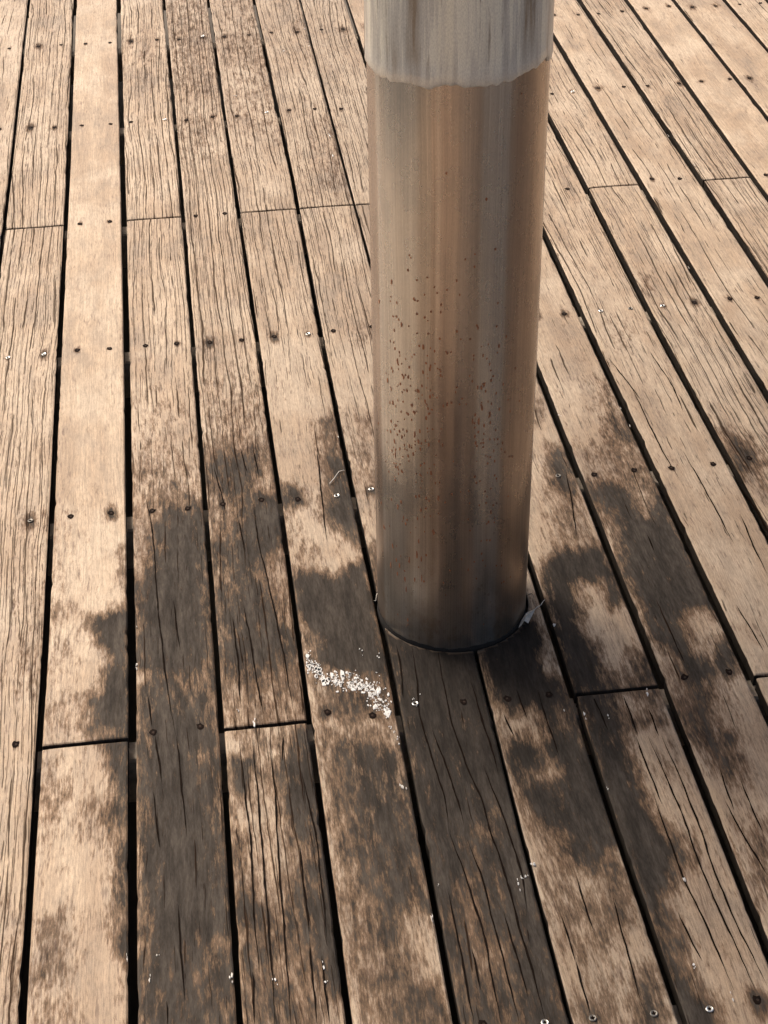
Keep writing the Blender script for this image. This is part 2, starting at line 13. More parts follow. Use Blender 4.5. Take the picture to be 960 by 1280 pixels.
CRACKS = [[5, [[-0.107, -0.0951], [-0.1078, -0.1677], [-0.1145, -0.2258]]], [5, [[-0.0831, -0.11], [-0.0851, -0.1819], [-0.0936, -0.2446], [-0.093, -0.3112], [-0.0869, -0.3951], [-0.0829, -0.4655], [-0.0881, -0.514]]], [5, [[-0.0882, -0.5146], [-0.0812, -0.5739], [-0.075, -0.649], [-0.0708, -0.7126], [-0.0739, -0.7797], [-0.0754, -0.8509]]], [5, [[-0.0434, -0.1244], [-0.0467, -0.2304], [-0.0479, -0.2925], [-0.0404, -0.3923], [-0.0293, -0.4641], [-0.0299, -0.5224], [-0.0234, -0.5921], [-0.0225, -0.7015]]], [5, [[-0.0795, -0.3031], [-0.0693, -0.4024], [-0.0642, -0.4728], [-0.0652, -0.5084]]], [5, [[-0.0019, -0.1995], [0.0002, -0.2995], [0.0039, -0.3747], [0.0037, -0.413]]], [5, [[-0.0159, -0.3894], [-0.0087, -0.4609], [-0.0025, -0.5336], [0.0001, -0.619], [-0.0064, -0.6748]]], [5, [[-0.0264, -0.5562], [-0.0223, -0.6363], [-0.0223, -0.7001], [-0.0185, -0.7876], [-0.0185, -0.8519]]], [5, [[-0.0646, -0.5333], [-0.0557, -0.611], [-0.0554, -0.6954], [-0.0529, -0.7716], [-0.0526, -0.8541]]], [5, [[-0.1079, -0.62], [-0.1066, -0.6881], [-0.1084, -0.7711], [-0.1095, -0.846]]], [5, [[-0.0382, -0.6703], [-0.0348, -0.7481], [-0.033, -0.8145]]], [5, [[-0.092, -0.7286], [-0.0917, -0.7954]]], [3, [[-0.3754, -0.2833], [-0.3738, -0.3942], [-0.3712, -0.5065], [-0.3763, -0.6299], [-0.3756, -0.7295]]], [3, [[-0.356, -0.2761], [-0.355, -0.3876], [-0.3568, -0.5512], [-0.3579, -0.6716], [-0.3611, -0.8104]]], [3, [[-0.3303, -0.2799], [-0.3293, -0.4007], [-0.3351, -0.5374], [-0.3374, -0.6629], [-0.3411, -0.8133]]], [3, [[-0.3034, -0.5033], [-0.3034, -0.592], [-0.3046, -0.6715]]], [3, [[-0.2868, -0.374], [-0.2778, -0.4895], [-0.2795, -0.6036], [-0.2814, -0.6825]]], [3, [[-0.308, -0.2831], [-0.3141, -0.3365]]], [3, [[-0.3054, -0.6791], [-0.3083, -0.8179]]], [3, [[-0.2919, -0.7115], [-0.2919, -0.7561], [-0.2926, -0.8201]]], [3, [[-0.3842, -0.7246], [-0.3874, -0.8067]]], [3, [[-0.3482, 0.0423], [-0.342, -0.0645], [-0.3396, -0.1645], [-0.3337, -0.2313]]], [3, [[-0.3112, 0.3683], [-0.3125, 0.2287], [-0.3042, 0.1227], [-0.2973, 0.0107], [-0.2913, -0.1003], [-0.2879, -0.2302]]], [3, [[-0.3687, 0.0153], [-0.3662, -0.1004], [-0.3688, -0.2028]]], [3, [[-0.3791, 0.4677], [-0.3689, 0.377], [-0.3641, 0.3121]]], [3, [[-0.343, 0.288], [-0.3364, 0.1989]]], [3, [[-0.3248, 0.5211], [-0.3173, 0.4357]]], [3, [[-0.3013, 0.5176], [-0.2953, 0.4174]]], [2, [[-0.5102, 0.413], [-0.4963, 0.2698], [-0.4926, 0.0637], [-0.4826, -0.1382], [-0.4719, -0.2595]]], [2, [[-0.4658, 0.0719], [-0.4586, -0.0587]]], [2, [[-0.5132, -0.1552], [-0.5076, -0.2341]]], [2, [[-0.5085, -0.3747], [-0.501, -0.4879]]], [2, [[-0.5028, -0.2547], [-0.4949, -0.3627]]], [2, [[-0.4702, -0.2595], [-0.4621, -0.4717]]], [2, [[-0.4788, -0.5953], [-0.4751, -0.759]]], [2, [[-0.4983, -0.7557], [-0.4977, -0.7911]]], [4, [[-0.1795, 0.499], [-0.1873, 0.3137], [-0.191, 0.1971]]], [6, [[0.074, -0.6213], [0.0754, -0.718]]], [6, [[0.1159, -0.6602], [0.1124, -0.7502], [0.1102, -0.8419]]], [6, [[0.0413, -0.7664], [0.0402, -0.8497]]], [6, [[0.039, -0.6892], [0.0404, -0.7663]]], [6, [[0.0666, -0.2311], [0.0699, -0.3046]]], [6, [[0.0983, -0.2357], [0.0997, -0.3393], [0.1012, -0.3888]]], [6, [[0.0349, -0.2841], [0.0426, -0.336]]], [7, [[0.2257, -0.3609], [0.2269, -0.4437], [0.2278, -0.5043]]], [7, [[0.2444, -0.3636], [0.2488, -0.4517], [0.2521, -0.5259], [0.2498, -0.6382], [0.2537, -0.712], [0.2619, -0.8455]]], [7, [[0.2648, -0.3666], [0.2693, -0.4641], [0.27, -0.5684], [0.266, -0.6489], [0.2697, -0.7418], [0.2786, -0.8407]]], [7, [[0.2206, -0.4803], [0.2203, -0.5569], [0.2205, -0.6506], [0.2297, -0.74], [0.2331, -0.8414]]], [7, [[0.1962, -0.7038], [0.2059, -0.7899]]], [7, [[0.23, -0.2552], [0.2293, -0.3616]]], [7, [[0.1816, -0.2552], [0.1871, -0.3421]]], [7, [[0.2738, 0.3485], [0.2639, 0.2528], [0.2498, 0.1534]]], [7, [[0.2605, -0.3052], [0.2609, -0.3663]]], [8, [[0.3548, -0.4764], [0.3557, -0.5808]]], [8, [[0.3198, -0.513], [0.3283, -0.5943], [0.3371, -0.6591]]], [8, [[0.332, -0.4495], [0.3275, -0.5323]]], [8, [[0.3732, 0.1349], [0.3738, 0.0861]]], [8, [[0.3442, -0.1119], [0.3446, -0.2105]]], [9, [[0.4522, 0.7283], [0.4753, 0.5725]]], [9, [[0.4688, 0.6192], [0.4687, 0.4107], [0.4759, 0.2883]]], [9, [[0.5083, 0.3839], [0.5143, 0.2437], [0.5173, 0.0866]]], [9, [[0.4705, -0.0751], [0.4764, -0.147], [0.4795, -0.2007]]], [9, [[0.5544, 0.1716], [0.5483, 0.0644], [0.5479, -0.0043]]], [9, [[0.5407, 0.7513], [0.552, 0.6064], [0.5456, 0.517]]]]
NAILS = [[1.0553, 2.7523], [1.1294, 2.7612], [-0.6483, 2.7399], [-0.5766, 2.7377], [-0.5153, 2.7372], [-0.4385, 2.7375], [-0.2393, 2.7305], [-0.6499, 2.1319], [-0.5735, 2.1301], [-0.5193, 2.1319], [-0.4297, 2.1334], [-0.3722, 2.124], [-0.301, 2.1341], [-0.2367, 2.1289], [0.6891, 2.1443], [0.7643, 2.1579], [0.8358, 2.1547], [0.9039, 2.155], [0.9934, 2.1577], [1.0576, 2.1588], [1.139, 2.163], [1.1962, 2.1624], [-0.6414, 0.9413], [-0.5746, 0.9376], [-0.4993, 0.9376], [-0.4338, 0.9358], [-0.3649, 0.9319], [-0.2973, 0.9315], [-0.2275, 0.9342], [-0.156, 0.9333], [-0.1008, 0.9385], [-0.7854, 0.9338], [-0.711, 0.9355], [0.3997, 0.9351], [0.48, 0.9353], [0.5456, 0.9357], [0.6165, 0.9353], [0.6887, 0.9384], [0.7692, 0.9439], [0.8301, 0.9398], [-0.6435, 0.3432], [-0.5707, 0.3434], [-0.4316, 0.3363], [-0.3679, 0.3418], [-0.2967, 0.3438], [-0.231, 0.3364], [-0.1587, 0.3357], [-0.0936, 0.3465], [0.3241, 0.3318], [0.4012, 0.3347], [0.4711, 0.3321], [0.5516, 0.3333], [0.6233, 0.3399], [-0.7159, 0.3417], [-0.5059, -0.2471], [-0.4338, -0.2432], [-0.2356, -0.2393], [0.1144, -0.2486], [0.3362, -0.2421], [0.4103, -0.2395], [-0.7149, -0.2416], [0.1939, -0.8658], [0.1216, -0.8624], [0.0424, -0.8586], [-0.0199, -0.8573], [-0.7921, 1.5632], [-0.7105, 1.5545], [-0.7919, 1.5163], [-0.7113, 1.5161], [-0.6458, 1.5398], [-0.5757, 1.5415], [-0.5069, 1.5609], [-0.4303, 1.5618], [-0.5035, 1.53], [-0.4308, 1.54], [-0.3696, 1.5389], [-0.3004, 1.5409], [-0.2332, 1.5655], [-0.1561, 1.5575], [-0.2282, 1.525], [-0.1551, 1.522], [-0.0974, 1.5392], [-0.0176, 1.5397], [0.6209, 1.5782], [0.693, 1.5666], [0.6207, 1.5181], [0.6979, 1.5379], [0.5407, 1.5448], [0.7596, 1.5652], [0.8278, 1.5541], [0.9144, 1.5922], [0.9805, 1.5862], [-0.6426, -0.2182], [-0.5726, -0.2194], [-0.6535, -0.2699], [-0.5701, -0.2732], [-0.3688, -0.2125], [-0.2992, -0.2059], [-0.372, -0.2649], [-0.2919, -0.2676], [-0.0972, -0.2411], [0.185, -0.2161], [0.274, -0.2156], [0.1833, -0.2784], [0.1214, 2.0589], [0.0278, 1.5773]]
BRIGHT = [[-0.7854, 0.9338], [-0.711, 0.9355], [-0.4297, 2.1334], [-0.1609, 2.1329], [-0.301, 2.7342], [0.48, 0.9353], [0.6165, 0.9353], [0.6891, 2.1443], [-0.0936, 0.3465], [-0.1587, 0.3357], [-0.3688, -0.2125], [-0.372, -0.2649], [-0.0972, -0.2411], [0.1939, -0.8658], [-0.0199, -0.8573], [-0.156, 0.9333]]
DULL = [[-0.2919, -0.2676], [0.0424, -0.8586], [0.1216, -0.8624], [-0.7159, 0.3417], [0.5456, 0.9357], [0.2675, 0.3443]]
SPLAT = [[-0.2538, -0.1167], [-0.2541, -0.1333], [-0.243, -0.1313], [-0.2409, -0.1462], [-0.2341, -0.1636], [-0.2184, -0.1623], [-0.2104, -0.1779], [-0.1944, -0.164], [-0.1917, -0.1824], [-0.1784, -0.1718], [-0.176, -0.1919], [-0.1643, -0.1936], [-0.1551, -0.1878], [-0.1605, -0.2119], [-0.1524, -0.2131], [-0.1588, -0.2262], [-0.1572, -0.2422], [-0.1491, -0.2433], [-0.1406, -0.2324]]
DROPS = [[-0.2507, -0.0966], [-0.1458, -0.2628], [-0.1427, -0.2837], [-0.138, -0.3012], [-0.1341, -0.3151], [-0.1332, -0.3252], [-0.1482, -0.1617], [-0.1412, -0.2006], [-0.2057, -0.1893], [-0.1388, -0.1169], [-0.0866, -0.221], [-0.1, -0.2313], [-0.0962, -0.2459], [-0.0974, -0.23], [-0.1633, -0.1058]]
FLECKS = [[3, 0.0022, 0.0068, -0.3728, -0.2174], [3, 0.0055000000000000005, 0.018699999999999998, -0.35, -0.25], [7, 0.0055000000000000005, 0.011899999999999999, 0.2676, -0.2701], [5, 0.0033, 0.0050999999999999995, -0.002, -0.6157], [5, 0.0033, 0.011899999999999999, -0.0084, -0.625], [5, 0.0044, 0.0068, 0.0041, -0.6136], [6, 0.0066, 0.010199999999999999, 0.0195, -0.5935], [4, 0.0055000000000000005, 0.0136, -0.142, -0.4173], [4, 0.0044, 0.020399999999999998, -0.1366, -0.6696], [2, 0.0055000000000000005, 0.016999999999999998, -0.4106, -0.7255], [3, 0.0033, 0.0136, -0.2904, -0.7307], [3, 0.0033, 0.0068, -0.2906, -0.7543], [3, 0.0044, 0.0068, -0.3558, -0.7411], [2, 0.0033, 0.010199999999999999, -0.5292, -0.0838], [2, 0.0033, 0.0068, -0.5293, -0.0955], [2, 0.0022, 0.0050999999999999995, -0.5281, 0.0116], [7, 0.0022, 0.0050999999999999995, 0.1561, -0.4654], [7, 0.0033, 0.0136, 0.2216, -0.6507], [7, 0.0022, 0.008499999999999999, 0.2276, -0.856], [7, 0.0044, 0.0068, 0.1932, -0.7942], [7, 0.0044, 0.010199999999999999, 0.1436, -0.0857], [4, 0.0088, 0.0050999999999999995, -0.2285, 2.2681], [5, 0.0055000000000000005, 0.0068, -0.0721, 2.5835], [5, 0.0044, 0.008499999999999999, 0.0048, 2.7568], [5, 0.0044, 0.008499999999999999, 0.0031, 2.6098], [5, 0.0033, 0.016999999999999998, -0.0035, 1.9568], [5, 0.0044, 0.0136, -0.0084, 1.8301], [8, 0.0033, 0.0050999999999999995, 0.4278, 0.547], [8, 0.0022, 0.0068, 0.4309, 0.4823], [8, 0.0044, 0.0050999999999999995, 0.2884, 0.5418], [2, 0.0033, 0.0034, -0.5093, -0.6796], [2, 0.0033, 0.011899999999999999, -0.5195, -0.7192], [4, 0.0022, 0.0034, -0.1333, 0.5285], [6, 0.0033, 0.008499999999999999, 0.1299, -0.2891], [11, 0.0033, 0.010199999999999999, 0.8802, 1.8118], [12, 0.0022, 0.0136, 0.8849, 1.6258], [12, 0.0033, 0.0050999999999999995, 0.8668, 1.963], [1, 0.0022, 0.0136, -0.5485, -0.6794], [4, 0.0022, 0.0050999999999999995, -0.1284, 0.5306], [10, 0.0022, 0.008499999999999999, 0.7372, 1.0954], [5, 0.0022, 0.0034, -0.1185, -0.6107], [7, 0.0033, 0.0136, 0.1586, -0.3025], [7, 0.0033, 0.0068, 0.1945, -0.3114]]
LEAF = [[0.0975, -0.0872], [0.1055, -0.0738], [0.1145, -0.0626], [0.1223, -0.051], [0.1333, -0.0505], [0.1216, -0.0678], [0.1144, -0.0834], [0.1083, -0.0805], [0.1018, -0.0857]]
LEAF_STEM = [[0.1276, -0.0518], [0.1368, -0.0468], [0.1442, -0.0437], [0.1552, -0.0239]]
STALK = [[0.1289, -0.0048], [0.136, -0.0037], [0.1379, -0.0148], [0.1349, -0.0359], [0.1385, -0.045], [0.1438, -0.0457]]
STRAW = [[-0.1179, 0.0406], [-0.1241, 0.0241], [-0.1271, 0.0116], [-0.1287, 0.0204]]
TWIG = [[-0.1681, 0.3734], [-0.1576, 0.3875], [-0.1462, 0.4096], [-0.1353, 0.4133]]
COAT_EDGE = [[-171.26, 0.9535], [-160.45, 0.953], [-151.15, 0.952], [-140.27, 0.9532], [-131.13, 0.9557], [-121.89, 0.9561], [-115.29, 0.9558], [-107.98, 0.9583], [-100.83, 0.9609], [-96.06, 0.9566], [-88.88, 0.9569], [-81.49, 0.9564], [-73.78, 0.9593], [-65.46, 0.9611], [-56.07, 0.9626], [-46.39, 0.9652], [-34.39, 0.9674]]
SPECKS = [[-130.84, 0.7064], [-129.7, 0.703], [-132.08, 0.6823], [-125.46, 0.6708], [-118.04, 0.6782], [-119.96, 0.6501], [-126.94, 0.638], [-124.88, 0.6381], [-127.74, 0.64], [-113.37, 0.6645], [-111.49, 0.6558], [-105.16, 0.6618], [-98.98, 0.6768], [-87.44, 0.7164], [-93.65, 0.7094], [-87.57, 0.6971], [-73.91, 0.7193], [-96.78, 0.6546], [-108.75, 0.6378], [-109.0, 0.626], [-115.5, 0.6249], [-119.96, 0.6137], [-117.7, 0.6094], [-125.38, 0.6169], [-131.68, 0.593], [-117.39, 0.5883], [-125.43, 0.5852], [-109.61, 0.583], [-98.56, 0.5956], [-89.66, 0.5823], [-95.8, 0.5831], [-71.21, 0.5962], [-105.23, 0.5617], [-102.09, 0.562], [-117.98, 0.5516], [-86.98, 0.5548], [-86.92, 0.5483], [-77.89, 0.5461], [-74.82, 0.5246], [-72.75, 0.5142], [-79.0, 0.5053], [-80.08, 0.5043], [-109.48, 0.5316], [-108.74, 0.5281], [-110.95, 0.533], [-98.08, 0.5028], [-94.34, 0.483], [-91.5, 0.4732], [-95.89, 0.4738], [-81.0, 0.4731], [-80.95, 0.4682], [-74.77, 0.452], [-48.54, 0.4512], [-53.85, 0.5134], [-123.86, 0.5657], [-139.7, 0.5438], [-140.8, 0.522], [-131.37, 0.5247], [-137.39, 0.5072], [-132.65, 0.5072], [-142.12, 0.6011], [-147.87, 0.6207], [-141.58, 0.6237], [-145.22, 0.5984], [-136.0, 0.4822], [-137.53, 0.4772], [-128.12, 0.4504], [-133.76, 0.4443], [-130.59, 0.4938], [-147.14, 0.6284], [-78.8, 0.3935], [-76.86, 0.3769], [-75.22, 0.3621], [-80.76, 0.3325], [-83.11, 0.3303], [-72.3, 0.3135], [-80.81, 0.2872], [-75.74, 0.2885], [-69.8, 0.2804], [-74.63, 0.2487], [-68.65, 0.2472], [-74.27, 0.2166], [-56.77, 0.2859], [-53.81, 0.3567], [-56.46, 0.3594], [-73.89, 0.4048], [-67.87, 0.4007], [-79.1, 0.4072], [-85.07, 0.4139], [-60.77, 0.1549], [-65.79, 0.1598], [-58.07, 0.1191], [-60.19, 0.1192], [-51.21, 0.1211], [-106.11, 0.8369], [-80.82, 0.7971], [-57.5, 0.9361]]
DRIPS = [[-131.77, 0.3861], [-123.51, 0.419], [-127.35, 0.4108], [-138.29, 0.3981], [-144.78, 0.3581], [-137.4, 0.2475], [-124.54, 0.2132], [-122.5, 0.1797], [-145.01, 0.1558], [-136.49, 0.1261], [-127.85, 0.1343], [-82.56, 0.4425], [-86.96, 0.4421], [-132.41, 0.1695], [-125.97, 0.1857], [-141.66, 0.1489], [-151.43, 0.1366], [-122.18, 0.1417], [-135.55, 0.1071]]


scene = bpy.context.scene
C = scene.collection

# ------------------------------------------------------------------ camera
cam = bpy.data.objects.new('camera', bpy.data.cameras.new('camera'))
C.objects.link(cam)
r, u, f = [Vector(a) for a in CAM_AXES]
cam.matrix_world = Matrix.Translation(Vector(CAM_LOC)) @ Matrix((r, u, -f)).transposed().to_4x4()
cam.data.sensor_fit = 'VERTICAL'
cam.data.sensor_height = 36.0
cam.data.lens = CAM_LENS
cam.data.clip_start = 0.05
cam.data.clip_end = 2000
cam.data.dof.use_dof = False
scene.camera = cam

# ------------------------------------------------------------------ daylight
SHADE_SLAB = (0.10, 0.55, 1.6, 2.0, 3.013, 3.16, .01)   # unseen slab added for shade: centre x, y, half sizes, underside, top, chamfer
SUN_ELEV, SUN_FROM = math.radians(48), math.radians(128)   # SUN_FROM: compass from +X, counter-clockwise, where the sun stands
world = bpy.data.worlds.new('World'); scene.world = world
world.use_nodes = True
wt = world.node_tree
sky = wt.nodes.new('ShaderNodeTexSky')
sky.sky_type = 'NISHITA'; sky.sun_disc = False
sky.sun_elevation = SUN_ELEV; sky.sun_rotation = math.radians(90) - SUN_FROM
sky.dust_density = 9.0; sky.air_density = 1.0; sky.altitude = 50
wt.links.new(sky.outputs[0], wt.nodes['Background'].inputs['Color'])
wt.nodes['Background'].inputs['Strength'].default_value = 0.08
sl = bpy.data.lights.new('sun', 'SUN'); sl.energy = 1.5; sl.angle = math.radians(20); sl.color = (1.0, 0.95, 0.88)
sun = bpy.data.objects.new('sun', sl); C.objects.link(sun)
sd = Vector((math.cos(SUN_ELEV) * math.cos(SUN_FROM), math.cos(SUN_ELEV) * math.sin(SUN_FROM), math.sin(SUN_ELEV)))
sun.rotation_euler = sd.to_track_quat('Z', 'Y').to_euler()
vs_ = scene.view_settings
vs_.view_transform = 'Standard'; vs_.look = 'None'; vs_.exposure = 1.08; vs_.gamma = 1.0

# surface colours
WOOD_A, WOOD_B, WOOD_C, WOOD_G, WOOD_P = (0.32, 0.215, 0.132), (0.41, 0.288, 0.184), (0.485, 0.36, 0.242), (0.26, 0.195, 0.138), (0.52, 0.40, 0.282)
STAIN_D, STAIN_L = (0.023, 0.0198, 0.0165), (0.064, 0.0535, 0.0435)
WET_D, WET_L = (0.011, 0.0100, 0.0088), (0.026, 0.0218, 0.0182)
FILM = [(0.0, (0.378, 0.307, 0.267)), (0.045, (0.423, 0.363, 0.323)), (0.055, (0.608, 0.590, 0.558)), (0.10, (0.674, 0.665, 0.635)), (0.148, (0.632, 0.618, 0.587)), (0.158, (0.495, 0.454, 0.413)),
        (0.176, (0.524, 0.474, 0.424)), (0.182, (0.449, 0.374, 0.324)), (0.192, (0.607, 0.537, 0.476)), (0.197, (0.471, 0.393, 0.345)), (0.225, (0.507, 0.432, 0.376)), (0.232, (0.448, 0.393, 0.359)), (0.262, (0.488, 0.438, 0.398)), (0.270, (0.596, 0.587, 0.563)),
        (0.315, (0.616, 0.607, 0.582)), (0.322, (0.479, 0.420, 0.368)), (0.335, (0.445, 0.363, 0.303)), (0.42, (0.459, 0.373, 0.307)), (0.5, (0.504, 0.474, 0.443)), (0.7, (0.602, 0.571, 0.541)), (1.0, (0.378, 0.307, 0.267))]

rng = random.Random(7)
nrng = np.random.RandomState(11)
PITCH = 0.142
THICK = 0.024

# ------------------------------------------------------------------ helpers
def link(o, parent=None):
    C.objects.link(o)
    if parent is not None:
        o.parent = parent
    return o

def obj_from(name, verts, faces, mats, parent=None, fmats=None, smooth=False):
    me = bpy.data.meshes.new(name)
    me.from_pydata([tuple(v) for v in verts], [], faces)
    for m in mats:
        me.materials.append(m)
    if fmats is not None:
        me.polygons.foreach_set('material_index', fmats)
    if smooth:
        me.polygons.foreach_set('use_smooth', [True] * len(me.polygons))
    me.update()
    return link(bpy.data.objects.new(name, me), parent)

def describe(o, label=None, cat=None, group=None, kind=None):
    if label: o['label'] = label
    if cat: o['category'] = cat
    if group: o['group'] = group
    if kind: o['kind'] = kind
    return o

class Nodes:
    def __init__(self, name):
        self.m = bpy.data.materials.new(name)
        self.m.use_nodes = True
        self.t = self.m.node_tree
        self.bsdf = self.t.nodes['Principled BSDF']
    def n(self, typ, **kw):
        nd = self.t.nodes.new(typ)
        for k, v in kw.items():
            setattr(nd, k, v)
        return nd
    def l(self, a, b):
        self.t.links.new(a, b)
    def val(self, sock, v):
        if hasattr(v, 'is_output') or isinstance(v, bpy.types.NodeSocket):
            self.l(v, sock)
        else:
            sock.default_value = v
    def math(self, op, a, b=None, c=None, clamp=False):
        nd = self.n('ShaderNodeMath', operation=op, use_clamp=clamp)
        self.val(nd.inputs[0], a)
        if b is not None: self.val(nd.inputs[1], b)
        if c is not None: self.val(nd.inputs[2], c)
        return nd.outputs[0]
    def smooth(self, x, a, b, lo=0.0, hi=1.0):
        nd = self.n('ShaderNodeMapRange', interpolation_type='SMOOTHSTEP')
        self.val(nd.inputs[0], x)
        self.val(nd.inputs[1], a); self.val(nd.inputs[2], b)
        self.val(nd.inputs[3], lo); self.val(nd.inputs[4], hi)
        return nd.outputs[0]
    def vec(self, x, y, z):
        nd = self.n('ShaderNodeCombineXYZ')
        for i, v in enumerate((x, y, z)):
            self.val(nd.inputs[i], v)
        return nd.outputs[0]
    def noise(self, vec, scale=1.0, detail=2.0, rough=0.5, dist=0.0):
        nd = self.n('ShaderNodeTexNoise')
        self.l(vec, nd.inputs['Vector'])
        nd.inputs['Scale'].default_value = scale
        nd.inputs['Detail'].default_value = detail
        nd.inputs['Roughness'].default_value = rough
        nd.inputs['Distortion'].default_value = dist
        return nd.outputs['Fac']
    def voro(self, vec, feature='DISTANCE_TO_EDGE', out='Distance', rnd=1.0):
        nd = self.n('ShaderNodeTexVoronoi', feature=feature)
        self.l(vec, nd.inputs['Vector'])
        nd.inputs['Scale'].default_value = 1.0
        nd.inputs['Randomness'].default_value = rnd
        return nd.outputs[out]
    def ramp(self, fac, stops, interp='LINEAR'):
        nd = self.n('ShaderNodeValToRGB')
        nd.color_ramp.interpolation = interp
        els = nd.color_ramp.elements
        while len(els) < len(stops):
            els.new(0.5)
        for e, (p, c) in zip(els, stops):
            e.position = p
            e.color = (c[0], c[1], c[2], 1.0)
        self.l(fac, nd.inputs[0])
        return nd.outputs[0]
    def mix(self, fac, a, b, blend='MIX'):
        nd = self.n('ShaderNodeMix', data_type='RGBA', blend_type=blend)
        self.val(nd.inputs[0], fac)
        for s, v in ((nd.inputs[6], a), (nd.inputs[7], b)):
            if isinstance(v, bpy.types.NodeSocket): self.l(v, s)
            else: s.default_value = (v[0], v[1], v[2], 1.0)
        return nd.outputs[2]
    def attr(self, name, out='Fac'):
        nd = self.n('ShaderNodeAttribute', attribute_name=name)
        return nd.outputs[out]

def plain(name, col, rough=0.6, metal=0.0, var=0.25, scale=90.0, spec=0.5):
    k = Nodes(name)
    tc = k.n('ShaderNodeTexCoord').outputs['Object']
    nz = k.noise(tc, scale, 4, 0.6)
    f = k.smooth(nz, 0.3, 0.7, 1 - var, 1 + var)
    c = k.mix(1.0, col, k.vec(f, f, f), 'MULTIPLY')
    k.l(c, k.bsdf.inputs['Base Color'])
    k.bsdf.inputs['Roughness'].default_value = rough
    k.bsdf.inputs['Metallic'].default_value = metal
    k.bsdf.inputs['Specular IOR Level'].default_value = spec
    return k.m

